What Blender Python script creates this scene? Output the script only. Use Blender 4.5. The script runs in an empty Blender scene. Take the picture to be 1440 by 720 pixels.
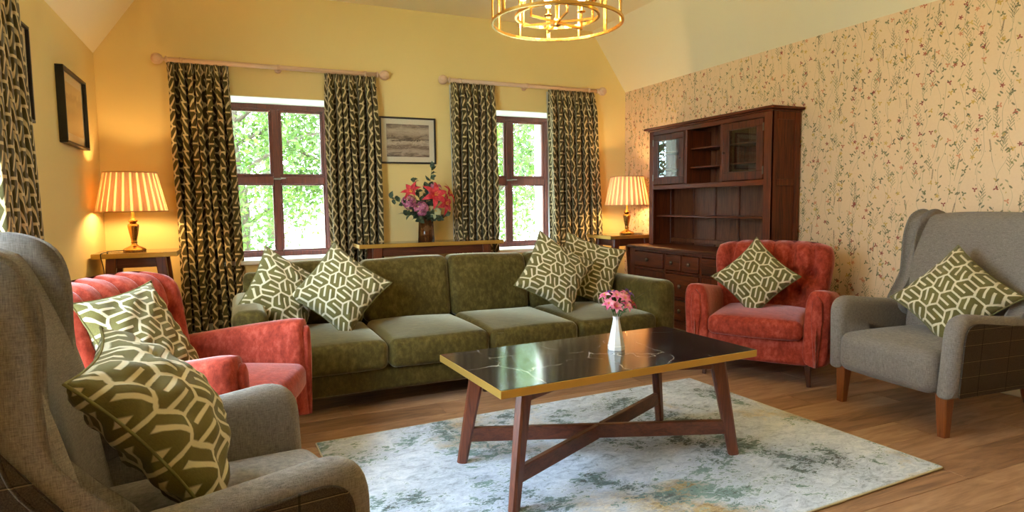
import bpy, math, random
import numpy as np
from mathutils import Vector, Matrix
random.seed(7)
rng = np.random.default_rng(7)
SC = bpy.context.scene
COL = SC.collection
PI = math.pi

# ---------------------------------------------------------------- camera
CAM_H = 1.12
YAW, PITCH, ROLL, FPX = math.radians(23.9), math.radians(4.75), math.radians(-0.66), 872.0
cam = bpy.data.cameras.new('camera')
cam.sensor_width = 36.0
cam.lens = FPX / 1440.0 * 36.0
cam.clip_start = 0.02
camo = bpy.data.objects.new('camera', cam)
COL.objects.link(camo)
_f = Vector((math.sin(YAW) * math.cos(PITCH), math.cos(YAW) * math.cos(PITCH), -math.sin(PITCH)))
_r = Vector((math.cos(YAW), -math.sin(YAW), 0))
_u = _r.cross(_f)
_c, _s = math.cos(ROLL), math.sin(ROLL)
_r2, _u2 = _c * _r + _s * _u, -_s * _r + _c * _u
m = Matrix((( _r2.x, _u2.x, -_f.x, 0), (_r2.y, _u2.y, -_f.y, 0), (_r2.z, _u2.z, -_f.z, CAM_H), (0, 0, 0, 1)))
camo.matrix_world = m
SC.camera = camo

# ---------------------------------------------------------------- light
SC.view_settings.view_transform = 'Standard'
SC.view_settings.look = 'None'
SC.view_settings.gamma = 1.0
SC.view_settings.use_curve_mapping = False
SC.view_settings.exposure = 0.7
SKY = 23.0
SUN = 4.0
BULB_CH = 215.0      # chandelier bulb emission
BULB_LAMP = 330.0    # table lamp bulb emission
world = bpy.data.worlds.new('world')
SC.world = world
world.use_nodes = True
wn = world.node_tree
bg = wn.nodes['Background']
bg.inputs['Color'].default_value = (0.66, 0.84, 1.0, 1)
bg.inputs['Strength'].default_value = SKY
sun = bpy.data.lights.new('sun', 'SUN')
sun.energy = SUN
sun.angle = math.radians(1.0)
sun.color = (1.0, 0.95, 0.85)
suno = bpy.data.objects.new('sun', sun)
COL.objects.link(suno)
suno.rotation_euler = Vector((-0.62, 0.25, -0.74)).to_track_quat('-Z', 'Y').to_euler()
suno.location = (8, -2, 9)

def portal(name, loc, rot, sx, sy):
    l = bpy.data.lights.new(name, 'AREA')
    l.shape = 'RECTANGLE'; l.size = sx; l.size_y = sy
    l.cycles.is_portal = True
    o = bpy.data.objects.new(name, l); COL.objects.link(o)
    o.location = loc; o.rotation_euler = rot
    return o

cy = SC.cycles
cy.use_denoising = True
cy.max_bounces = 10
cy.diffuse_bounces = 6
cy.glossy_bounces = 4
cy.transmission_bounces = 6
cy.transparent_max_bounces = 12
cy.caustics_reflective = False
cy.caustics_refractive = False
cy.sample_clamp_indirect = 6.0

# ---------------------------------------------------------------- room numbers (metres)
XL, XR, YB, YF = -0.973, 4.015, 5.90, -1.70
HW, HC = 2.345, 2.965            # side wall height, flat ceiling height
XSL, XSR = -0.545, 3.585         # where the slopes meet the flat ceiling
W1 = (-0.11, 0.85); W2 = (2.28, 3.24); WZ = (0.655, 2.08)
WY = 6.27                        # inner face of the window frames
YO = 6.62                        # outer face of the outside wall

# ---------------------------------------------------------------- colour + node helpers
def lin(c):
    return tuple(((v / 255) / 12.92 if v / 255 <= 0.04045 else ((v / 255 + 0.055) / 1.055) ** 2.4) for v in c) + (1.0,)

class X:
    """a socket with arithmetic"""
    def __init__(s, nt, sock): s.nt, s.k = nt, sock
    def _m(s, op, *a, clamp=False):
        n = s.nt.nodes.new('ShaderNodeMath'); n.operation = op; n.use_clamp = clamp
        for i, v in enumerate((s,) + a):
            if isinstance(v, X): s.nt.links.new(v.k, n.inputs[i])
            else: n.inputs[i].default_value = v
        return X(s.nt, n.outputs[0])
    def __add__(s, o): return s._m('ADD', o)
    __radd__ = __add__
    def __sub__(s, o): return s._m('SUBTRACT', o)
    def __rsub__(s, o): return (s * -1) + o
    def __mul__(s, o): return s._m('MULTIPLY', o)
    __rmul__ = __mul__
    def __truediv__(s, o): return s._m('DIVIDE', o)
    def abs(s): return s._m('ABSOLUTE')
    def max(s, o): return s._m('MAXIMUM', o)
    def min(s, o): return s._m('MINIMUM', o)
    def sin(s): return s._m('SINE')
    def floor(s): return s._m('FLOOR')
    def fract(s): return s._m('FRACT')
    def wrap(s, hi, lo): return s._m('WRAP', hi, lo)
    def gt(s, t, k=None):
        if k is None: return s._m('GREATER_THAN', t)
        return ((s - t) * k + 0.5)._m('ADD', 0.0, clamp=True)
    def lt(s, t, k=None):
        if k is None: return s._m('LESS_THAN', t)
        return ((s - t) * (-k) + 0.5)._m('ADD', 0.0, clamp=True)
    def pow(s, e): return s._m('POWER', e)
    def clamp(s): return s._m('ADD', 0.0, clamp=True)

class M:
    def __init__(s, name):
        s.m = bpy.data.materials.new(name); s.m.use_nodes = True
        s.nt = s.m.node_tree; s.n = s.nt.nodes
        s.b = s.n['Principled BSDF']; s.out = s.n['Material Output']
    def new(s, t): return s.n.new('ShaderNode' + t)
    def link(s, a, b): s.nt.links.new(a.k if isinstance(a, X) else a, b)
    def put(s, sock, v):
        if isinstance(v, X): s.nt.links.new(v.k, sock)
        elif hasattr(v, 'is_output'): s.nt.links.new(v, sock)
        else: sock.default_value = v
    def set(s, **kw):
        names = dict(color='Base Color', rough='Roughness', metal='Metallic', spec='Specular IOR Level', sheen='Sheen Weight',
                     sheen_r='Sheen Roughness', sheen_c='Sheen Tint', trans='Transmission Weight', ior='IOR', coat='Coat Weight',
                     coat_r='Coat Roughness', emit='Emission Color', estr='Emission Strength', normal='Normal', alpha='Alpha', sub='Subsurface Weight')
        for k, v in kw.items(): s.put(s.b.inputs[names[k]], v)
        return s
    def coord(s, kind='Object'): return s.new('TexCoord').outputs[kind]
    def xyz(s, v):
        n = s.new('SeparateXYZ'); s.nt.links.new(v, n.inputs[0])
        return [X(s.nt, o) for o in n.outputs]
    def vec(s, x, y, z=0.0):
        n = s.new('CombineXYZ')
        for i, v in enumerate((x, y, z)): s.put(n.inputs[i], v)
        return n.outputs[0]
    def map(s, v, scale=(1, 1, 1), rot=(0, 0, 0), loc=(0, 0, 0)):
        n = s.new('Mapping'); s.put(n.inputs['Vector'], v)
        n.inputs['Scale'].default_value = scale; n.inputs['Rotation'].default_value = rot; n.inputs['Location'].default_value = loc
        return n.outputs[0]
    def noise(s, v, scale=5, detail=4, rough=0.5, dist=0.0, out=0):
        n = s.new('TexNoise'); s.put(n.inputs['Vector'], v)
        n.inputs['Scale'].default_value = scale; n.inputs['Detail'].default_value = detail
        n.inputs['Roughness'].default_value = rough; n.inputs['Distortion'].default_value = dist
        return X(s.nt, n.outputs[0]) if out == 0 else n.outputs[1]
    def voro(s, v, scale=5, feature='F1', dim='3D', rnd=1.0):
        n = s.new('TexVoronoi'); n.voronoi_dimensions = dim; n.feature = feature
        s.put(n.inputs['Vector'], v); n.inputs['Scale'].default_value = scale; n.inputs['Randomness'].default_value = rnd
        return n
    def ramp(s, f, stops, interp='LINEAR'):
        n = s.new('ValToRGB'); n.color_ramp.interpolation = interp
        s.put(n.inputs[0], f)
        e = n.color_ramp.elements
        while len(e) < len(stops): e.new(0.5)
        for el, (p, c) in zip(e, stops): el.position = p; el.color = c
        return n.outputs[0]
    def mix(s, f, a, b, mode='MIX'):
        n = s.new('Mix'); n.data_type = 'RGBA'; n.blend_type = mode
        s.put(n.inputs[0], f); s.put(n.inputs[6], a); s.put(n.inputs[7], b)
        return n.outputs[2]
    def bump(s, h, strength=0.3, dist=0.002):
        n = s.new('Bump'); s.put(n.inputs['Height'], h)
        n.inputs['Strength'].default_value = strength; n.inputs['Distance'].default_value = dist
        s.nt.links.new(n.outputs[0], s.b.inputs['Normal'])
        return s
    def objrand(s):
        return X(s.nt, s.new('ObjectInfo').outputs['Random'])

# ---------------------------------------------------------------- mesh helpers
class MB:
    def __init__(s): s.v, s.f, s.sm, s.uv = [], [], [], {}
    def add(s, verts, faces, smooth=False, uvs=None):
        o = len(s.v)
        s.v.extend([tuple(map(float, p)) for p in verts])
        for i, f in enumerate(faces):
            if uvs is not None: s.uv[len(s.f)] = uvs[i]
            s.f.append([o + j for j in f]); s.sm.append(smooth)
        return s
    def box(s, lo, hi, ch=0.0, M=None):
        lo, hi = np.minimum(lo, hi).astype(float), np.maximum(lo, hi).astype(float)
        c = min(ch, 0.45 * float((hi - lo).min()))
        if c <= 0:
            v = [(x, y, z) for x in (lo[0], hi[0]) for y in (lo[1], hi[1]) for z in (lo[2], hi[2])]
            f = [(0, 1, 3, 2), (4, 6, 7, 5), (0, 4, 5, 1), (2, 3, 7, 6), (0, 2, 6, 4), (1, 5, 7, 3)]
        else:                      # chamfered box: 24 vertices
            idx, v, f = {}, [], []
            for sx in (0, 1):
                for sy in (0, 1):
                    for sz in (0, 1):
                        S = (sx, sy, sz)
                        for ax in range(3):
                            p = [0, 0, 0]
                            for k in range(3):
                                e = hi[k] if S[k] else lo[k]
                                p[k] = e if k == ax else e + (-c if S[k] else c)
                            idx[(S, ax)] = len(v); v.append(tuple(p))
            for ax in range(3):
                a, b = [k for k in range(3) if k != ax]
                for sd in (0, 1):
                    q = []
                    for (i, j) in ((0, 0), (1, 0), (1, 1), (0, 1)):
                        S = [0, 0, 0]; S[ax] = sd; S[a] = i; S[b] = j
                        q.append(idx[(tuple(S), ax)])
                    f.append(q)
                for i in (0, 1):
                    for j in (0, 1):
                        S0 = [0, 0, 0]; S0[a] = i; S0[b] = j; S1 = list(S0); S1[ax] = 1
                        S0, S1 = tuple(S0), tuple(S1)
                        f.append([idx[(S0, a)], idx[(S1, a)], idx[(S1, b)], idx[(S0, b)]])
            for sx in (0, 1):
                for sy in (0, 1):
                    for sz in (0, 1):
                        S = (sx, sy, sz); f.append([idx[(S, 0)], idx[(S, 1)], idx[(S, 2)]])
            v, f = v, f
            cen = np.mean(v, axis=0)
            g = []
            for q in f:
                P = np.array([v[i] for i in q]); n = np.cross(P[1] - P[0], P[2] - P[0])
                g.append(q if n @ (P.mean(0) - cen) >= 0 else q[::-1])
            f = g
        if M is not None: v = [tuple(M @ Vector(p)) for p in v]
        return s.add(v, f)
    def bar(s, a, b, w, d, w2=None, d2=None, up=(0, 0, 1), ch=0.0):
        """square-section bar from a to b: w across, d along 'up'-ish"""
        a, b = Vector(a), Vector(b); t = (b - a).normalized(); u = Vector(up)
        if abs(t.dot(u)) > 0.95: u = Vector((0, 1, 0))
        r = t.cross(u).normalized(); u = r.cross(t)
        w2 = w if w2 is None else w2; d2 = d if d2 is None else d2
        def ring(p, w, d, c):
            if c <= 0: return [p + r * (i * w / 2) + u * (j * d / 2) for i, j in ((-1, -1), (1, -1), (1, 1), (-1, 1))]
            o = []
            for i, j in ((-1, -1), (1, -1), (1, 1), (-1, 1)):
                q1 = p + r * (i * (w / 2 - c)) + u * (j * d / 2); q2 = p + r * (i * w / 2) + u * (j * (d / 2 - c))
                o += [q1, q2] if i * j < 0 else [q2, q1]
            return o
        A, B = ring(a, w, d, ch), ring(b, w2, d2, ch); n = len(A)
        f = [list(range(n))[::-1], [n + i for i in range(n)]] + [[i, (i + 1) % n, n + (i + 1) % n, n + i] for i in range(n)]
        return s.add(A + B, f)
    def tube(s, pts, rad, seg=8, cap=True):
        pts = [Vector(p) for p in pts]; n = len(pts)
        rad = [rad] * n if not hasattr(rad, '__len__') else rad
        V, F = [], []
        prev = None
        for i, p in enumerate(pts):
            t = (pts[min(i + 1, n - 1)] - pts[max(i - 1, 0)]).normalized()
            if prev is None:
                u = Vector((0, 0, 1)) if abs(t.z) < 0.9 else Vector((1, 0, 0))
                prev = t.cross(u).normalized()
            r = (prev - t * prev.dot(t)).normalized(); prev = r; q = t.cross(r)
            V += [p + (r * math.cos(2 * PI * k / seg) + q * math.sin(2 * PI * k / seg)) * rad[i] for k in range(seg)]
        for i in range(n - 1):
            for k in range(seg):
                k2 = (k + 1) % seg
                F.append([i * seg + k, i * seg + k2, (i + 1) * seg + k2, (i + 1) * seg + k])
        if cap: F += [list(range(seg))[::-1], [(n - 1) * seg + k for k in range(seg)]]
        return s.add(V, F, True)
    def loop(s, pts, rad, seg=8):
        """closed tube"""
        pts = [Vector(p) for p in pts]; n = len(pts); V, F = [], []; prev = None
        for i, p in enumerate(pts):
            t = (pts[(i + 1) % n] - pts[i - 1]).normalized()
            if prev is None:
                u = Vector((0, 0, 1)) if abs(t.z) < 0.9 else Vector((1, 0, 0)); prev = t.cross(u).normalized()
            r = (prev - t * prev.dot(t)).normalized(); prev = r; q = t.cross(r)
            V += [p + (r * math.cos(2 * PI * k / seg) + q * math.sin(2 * PI * k / seg)) * rad for k in range(seg)]
        for i in range(n):
            j = (i + 1) % n
            for k in range(seg):
                k2 = (k + 1) % seg
                F.append([i * seg + k, i * seg + k2, j * seg + k2, j * seg + k])
        return s.add(V, F, True)
    def lathe(s, prof, seg=24, c=(0, 0, 0), smooth=True, cap=True, flute=None):
        V, F = [], []
        for (r, z) in prof:
            for k in range(seg):
                a = 2 * PI * k / seg; rr = r * (flute(a, z) if flute else 1)
                V.append((c[0] + rr * math.cos(a), c[1] + rr * math.sin(a), c[2] + z))
        n = len(prof)
        for i in range(n - 1):
            for k in range(seg):
                k2 = (k + 1) % seg
                F.append([i * seg + k, i * seg + k2, (i + 1) * seg + k2, (i + 1) * seg + k])
        if cap: F += [list(range(seg))[::-1], [(n - 1) * seg + k for k in range(seg)]]
        return s.add(V, F, smooth)
    def grid(s, fn, nu, nv, smooth=True, uv=None, closed_u=False, flip=False):
        V = [fn(i / nu, j / nv) for j in range(nv + 1) for i in range(nu + (0 if closed_u else 1))]
        w = nu if closed_u else nu + 1
        F, U = [], []
        for j in range(nv):
            for i in range(nu):
                i2 = (i + 1) % w
                q = [j * w + i, j * w + i2, (j + 1) * w + i2, (j + 1) * w + i]
                t = [(i / nu, j / nv), ((i + 1) / nu, j / nv), ((i + 1) / nu, (j + 1) / nv), (i / nu, (j + 1) / nv)]
                if flip: q, t = q[::-1], t[::-1]
                F.append(q)
                if uv: U.append([uv(*p) for p in t])
        return s.add(V, F, smooth, U if uv else None)
    def rbox(s, c, size, r=0.04, seg=3, mid=5, deform=None):
        h = np.array(size) / 2; r = min(r, h.min() * 0.98)
        def axis(hh):
            e = [-(hh - r) - r * math.tan(PI / 4 * (1 - k / seg)) for k in range(seg)] if seg else []
            mids = list(np.linspace(-(hh - r), hh - r, mid + 1))
            return e + mids + [-t for t in e[::-1]]
        A = [axis(x) for x in h]
        for ax in range(3):
            a, b = [(1, 2), (2, 0), (0, 1)][ax]
            for sd in (-1, 1):
                U, W = A[a], A[b]; V = []
                for w in W:
                    for u in U:
                        p = np.zeros(3); p[ax] = sd * h[ax]; p[a] = u; p[b] = w
                        q = np.clip(p, -(h - r), h - r); d = p - q; L = np.linalg.norm(d)
                        p = q + d / L * r
                        if deform: p = np.array(deform(p, h))
                        V.append(tuple(p + np.array(c)))
                nU = len(U); F = []
                for j in range(len(W) - 1):
                    for i in range(nU - 1):
                        q = [j * nU + i, j * nU + i + 1, (j + 1) * nU + i + 1, (j + 1) * nU + i]
                        F.append(q if sd > 0 else q[::-1])
                s.add(V, F, True)
        return s
    def slab(s, outline, t, r, place, seg=3, domed=0.0):
        """outline: closed 2D polygon (counter-clockwise); thickness t with rounded rim r; place(a, b, c) -> xyz"""
        P = np.array(outline, float); n = len(P)
        e = np.roll(P, -1, 0) - np.roll(P, 1, 0); N = np.stack([e[:, 1], -e[:, 0]], 1)
        N /= np.linalg.norm(N, axis=1)[:, None] + 1e-9
        rings = []
        for sd in (-1, 1):
            L = []
            for k in range(seg + 1):
                a = PI / 2 * k / seg
                L.append((P - N * (r * (1 - math.cos(a))), sd * (t / 2 - r + r * math.sin(a))))
            rings.append(L)
        seq = rings[0][::-1] + rings[1]
        V, F = [], []
        for (Q, z) in seq: V += [place(q[0], q[1], z) for q in Q]
        for i in range(len(seq) - 1):
            for k in range(n):
                k2 = (k + 1) % n
                F.append([i * n + k, i * n + k2, (i + 1) * n + k2, (i + 1) * n + k])
        # caps: shrink towards the centre in rings so that they shade well
        for side, (Q, z) in ((0, seq[0]), (1, seq[-1])):
            cen = Q.mean(0); base = 0 if side == 0 else (len(seq) - 1) * n
            last = base
            for q in (0.75, 0.5, 0.25):
                o = len(V); zz = z + (1 if side else -1) * domed * (1 - q * q)
                V += [place(*(cen + (x - cen) * q), zz) for x in Q]
                for k in range(n):
                    k2 = (k + 1) % n
                    ff = [last + k, last + k2, o + k2, o + k]
                    F.append(ff if side else ff[::-1])
                last = o
            o = len(V); V.append(place(cen[0], cen[1], z + (1 if side else -1) * domed))
            for k in range(n):
                ff = [last + k, last + (k + 1) % n, o]
                F.append(ff if side else ff[::-1])
        return s.add(V, F, True)
    def xf(s, fn):
        s.v = [tuple(fn(*p)) for p in s.v]; return s
    def mesh(s, name, fix=True):
        me = bpy.data.meshes.new(name); me.from_pydata(s.v, [], s.f); me.update()
        me.polygons.foreach_set('use_smooth', s.sm)
        if s.uv:
            L = me.uv_layers.new(name='UVMap')
            for fi, t in s.uv.items():
                for li, q in zip(me.polygons[fi].loop_indices, t): L.data[li].uv = q
        if fix:
            import bmesh
            bm = bmesh.new(); bm.from_mesh(me); bmesh.ops.remove_doubles(bm, verts=bm.verts, dist=1e-5)
            bmesh.ops.recalc_face_normals(bm, faces=bm.faces); bm.to_mesh(me); bm.free()
        me.update()
        return me
    def obj(s, name, mat, parent=None, fix=True):
        me = s.mesh(name, fix)
        me.materials.append(mat.m if isinstance(mat, M) else mat)
        o = bpy.data.objects.new(name, me); COL.objects.link(o)
        if parent is not None: o.parent = parent
        return o

def tag(o, label=None, cat=None, group=None, kind=None):
    if label: o['label'] = label
    if cat: o['category'] = cat
    if group: o['group'] = group
    if kind: o['kind'] = kind
    return o
def thing(name, label, cat, loc=(0, 0, 0), rz=0.0, group=None):
    o = bpy.data.objects.new(name, None); COL.objects.link(o)
    o.location = loc; o.rotation_euler = (0, 0, rz); o.empty_display_size = 0.1
    return tag(o, label, cat, group)
def struct(name, mb, mat, parent=None, fix=True):
    o = mb.obj(name, mat, parent, fix)
    if parent is None: o['kind'] = 'structure'
    return o
def clone(o, parent=None):
    c = o.copy(); COL.objects.link(c)
    if parent is not None: c.parent = parent
    for ch in list(o.children): clone(ch, c)
    return c
def round_poly(pts, rads, n=6):
    """polygon with rounded corners"""
    out = []; N = len(pts)
    rads = rads if hasattr(rads, '__len__') else [rads] * N
    for i in range(N):
        p = Vector(pts[i]); a = (Vector(pts[i - 1]) - p); b = (Vector(pts[(i + 1) % N]) - p)
        r = min(rads[i], a.length * 0.49, b.length * 0.49)
        if r < 1e-4: out.append(tuple(p)); continue
        A, B = p + a.normalized() * r, p + b.normalized() * r
        for k in range(n + 1):
            t = k / n; out.append(tuple(A * (1 - t) ** 2 + p * 2 * t * (1 - t) + B * t * t))
    return out
def spline(pts, n=8, closed=False):
    P = [Vector(p) for p in pts]; N = len(P); out = []
    rg = range(N) if closed else range(N - 1)
    for i in rg:
        p0 = P[i - 1] if (closed or i > 0) else P[0]; p1 = P[i]; p2 = P[(i + 1) % N]
        p3 = P[(i + 2) % N] if (closed or i + 2 < N) else P[-1]
        for k in range(n):
            t = k / n
            out.append(0.5 * ((2 * p1) + (p2 - p0) * t + (2 * p0 - 5 * p1 + 4 * p2 - p3) * t * t + (3 * p1 - p0 - 3 * p2 + p3) * t ** 3))
    if not closed: out.append(P[-1])
    return out
# ---------------------------------------------------------------- materials
def plain(name, rgb, rough=0.5, **kw):
    return M(name).set(color=lin(rgb), rough=rough, **kw)
def wood(name, dark, light, rough=0.4, axis=2, scale=1.0, bump=0.12, coat=0.0):
    k = M(name); sc = [9.0 * scale] * 3; sc[axis] = 0.9 * scale
    rnd = k.objrand()
    v = k.coord(); n0 = k.new('VectorMath'); n0.operation = 'ADD'; k.put(n0.inputs[0], v)
    k.put(n0.inputs[1], k.vec(rnd * 7, rnd * 3, rnd * 5))
    mv = k.map(n0.outputs[0], scale=sc)
    g = k.noise(mv, 3.0, 6, 0.62, 1.2)
    fsc = [90.0 * scale] * 3; fsc[axis] = 3.0 * scale
    f = k.noise(k.map(n0.outputs[0], scale=fsc), 1.5, 3, 0.6)
    t = g * 0.75 + f * 0.35 + (rnd - 0.5) * 0.12
    k.set(color=k.ramp(t, [(0.32, lin(dark)), (0.78, lin(light))]), rough=rough, coat=coat, coat_r=0.15)
    return k.bump(f, bump, 0.001)
def emis(name, rgb, st):
    k = M(name); return k.set(color=(1, 1, 1, 1), emit=rgb + (1,), estr=st)

m_wall = M('wall_paint')
v = m_wall.coord(); nn = m_wall.noise(v, 260, 3, 0.6)
m_wall.set(color=m_wall.mix(m_wall.noise(v, 1.3, 3), lin((224, 198, 132)), lin((230, 206, 142))), rough=0.75).bump(nn, 0.12, 0.0008)
m_ceil = M('ceiling_paint')
v = m_ceil.coord(); nn = m_ceil.noise(v, 200, 3, 0.6)
m_ceil.set(color=lin((240, 230, 200)), rough=0.8).bump(nn, 0.1, 0.0008)
m_white = plain('white_gloss_paint', (236, 236, 230), 0.45)
m_skirt = plain('skirting_paint', (228, 220, 196), 0.45)
m_pole = wood('cream_pole', (196, 160, 132), (226, 196, 168), 0.4, 0, 1.0, 0.05)
m_frame = wood('window_mahogany', (54, 19, 9), (112, 46, 25), 0.45, 2, 1.0, 0.1, 0.0)
m_dresser = wood('dresser_mahogany', (36, 13, 5), (116, 53, 22), 0.4, 2, 1.2, 0.12, 0.0)
m_dressh = wood('dresser_mahogany_across', (36, 14, 6), (120, 56, 25), 0.36, 1, 1.2, 0.12, 0.0)
m_dressp = wood('dresser_panel_boards', (58, 30, 18), (128, 76, 48), 0.45, 2, 1.4, 0.2)
for _w in (m_dresser, m_dressh, m_dressp): _w.set(spec=0.28)
m_walnut = wood('walnut_legs', (58, 26, 15), (128, 66, 38), 0.38, 2, 1.2, 0.1, 0.15)
m_walnuth = wood('walnut_rails', (58, 26, 15), (120, 62, 36), 0.4, 0, 1.2, 0.1, 0.1)
m_chleg = wood('chair_leg_beech', (92, 44, 18), (150, 84, 38), 0.32, 2, 1.2, 0.05, 0.3)
m_dkleg = wood('dark_chair_leg', (42, 20, 12), (84, 42, 24), 0.35, 2, 1.2, 0.05, 0.2)
m_gold = M('gold_edge')
m_gold.set(color=lin((208, 168, 84)), metal=0.75, rough=0.38)
m_brass = M('brushed_brass')
m_brass.set(color=lin((224, 178, 96)), metal=1.0, rough=0.24)
m_abrass = M('antique_brass')
m_abrass.set(color=lin((176, 132, 66)), metal=1.0, rough=0.26)
m_black = plain('black_frame', (22, 20, 18), 0.4)
m_pewter = plain('pewter_knob', (120, 110, 98), 0.3, metal=1.0)
m_cord = plain('cord_black', (30, 26, 22), 0.5)
m_felt = plain('dark_underside', (34, 26, 20), 0.8)
m_stone = M('outside_render')
m_stone.set(color=lin((222, 218, 210)), rough=0.85).bump(m_stone.noise(m_stone.coord(), 40, 5, 0.7), 0.5, 0.01)

# thin glass: clear, with a real fresnel reflection
def thin_glass(name, tint=(1, 1, 1, 1), rough=0.0, ior=1.5):
    k = M(name); k.n.remove(k.b)
    t = k.new('BsdfTransparent'); t.inputs[0].default_value = tint
    g = k.new('BsdfGlossy'); g.inputs['Roughness'].default_value = rough
    lw_ = k.new('LayerWeight'); lw_.inputs[0].default_value = 0.5
    r0 = ((ior - 1) / (ior + 1)) ** 2
    fr = X(k.nt, lw_.outputs['Facing']).pow(5.0) * (1 - r0) + r0
    mx = k.new('MixShader')
    k.nt.links.new(fr.k, mx.inputs[0]); k.nt.links.new(t.outputs[0], mx.inputs[1]); k.nt.links.new(g.outputs[0], mx.inputs[2])
    k.nt.links.new(mx.outputs[0], k.out.inputs[0])
    return k
m_glass = thin_glass('window_glass')
m_pglass = thin_glass('picture_glass', (0.97, 0.97, 0.97, 1))
m_cabglass = thin_glass('cabinet_glass', (0.93, 0.92, 0.9, 1), 0.0, 1.6)

# oak planks, colour varied plank by plank
m_oak = M('oak_plank')
rnd = m_oak.objrand(); n0 = m_oak.new('VectorMath'); n0.operation = 'ADD'
m_oak.put(n0.inputs[0], m_oak.coord()); m_oak.put(n0.inputs[1], m_oak.vec(rnd * 13, rnd * 5, 0.0))
pv = n0.outputs[0]
g1 = m_oak.noise(m_oak.map(pv, scale=(1.1, 7, 1)), 2.2, 5, 0.6, 1.6)
g2 = m_oak.noise(m_oak.map(pv, scale=(2.5, 90, 1)), 1.6, 4, 0.65)
kn = m_oak.noise(m_oak.map(pv, scale=(1.2, 4, 1)), 1.3, 2)
t = g1 * 0.7 + g2 * 0.32 + (rnd - 0.5) * 0.22
m_oak.set(color=m_oak.ramp(t, [(0.30, lin((116, 84, 62))), (0.50, lin((162, 122, 92))), (0.78, lin((200, 162, 128)))]),
          rough=g2 * 0.18 + 0.33).bump(g2, 0.12, 0.001)

# velvets
def velvet(name, dark, mid, light, tint, sheen=0.55, crush=0.5):
    k = M(name); v = k.coord()
    a = k.noise(v, 5.0, 6, 0.68, 1.0); b = k.noise(k.map(v, scale=(1, 1, 0.6)), 42, 5, 0.7); c = k.noise(v, 420, 2, 0.6)
    t = (a - 0.5) * crush + (b - 0.5) * 0.5 + (c - 0.5) * 0.12 + 0.5
    k.set(color=k.ramp(t, [(0.38, lin(dark)), (0.50, lin(mid)), (0.66, lin(light))]), rough=0.8, spec=0.2, sheen=sheen, sheen_r=0.3, sheen_c=lin(tint))
    return k.bump(a * 0.5 + b * 0.9 + c * 0.4, 0.45, 0.004)
m_green = velvet('olive_velvet', (58, 46, 13), (76, 64, 23), (108, 94, 48), (232, 226, 196), 1.0, 0.3)
m_red = velvet('rust_velvet', (116, 37, 23), (152, 55, 37), (190, 90, 72), (255, 200, 198), 0.85, 0.4)
m_piping = velvet('rust_piping', (150, 70, 50), (176, 92, 68), (196, 116, 92), (255, 210, 200), 0.4)

# grey linen with slubby weave
def linen(name, a, b, fine=1.0):
    k = M(name); v = k.coord()
    w1 = k.noise(k.map(v, scale=(60, 60, 5)), 9 * fine, 3, 0.7); w2 = k.noise(k.map(v, scale=(6, 6, 70)), 9 * fine, 3, 0.7)
    t = w1 * 0.5 + w2 * 0.5
    k.set(color=k.ramp(t, [(0.36, lin(a)), (0.64, lin(b))]), rough=0.9, spec=0.15, sheen=0.15)
    return k.bump(t, 0.4, 0.0015)
m_linen = linen('grey_linen', (92, 84, 77), (146, 136, 126))
# brown check of the chairs' outsides
m_check = M('brown_windowpane_check')
x, y, z = m_check.xyz(m_check.coord())
a1 = (y / 0.19).wrap(0.5, -0.5).abs(); a2 = (z / 0.075).wrap(0.5, -0.5).abs()
pale = a2.lt(0.030) * (z / 0.15).fract().lt(0.5); dark = (a2.lt(0.034) * (z / 0.15).fract().gt(0.5)).max(a1.lt(0.013))
wv = m_check.noise(m_check.map(m_check.coord(), scale=(40, 40, 40)), 9, 2, 0.7)
c0 = m_check.ramp(wv, [(0.35, lin((50, 41, 33))), (0.65, lin((78, 66, 54)))])
c1 = m_check.mix(pale * 0.55, c0, lin((148, 128, 98))); c2 = m_check.mix(dark * 0.8, c1, lin((28, 22, 18)))
m_check.set(color=c2, rough=0.9, spec=0.15).bump(wv, 0.3, 0.0015)

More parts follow.
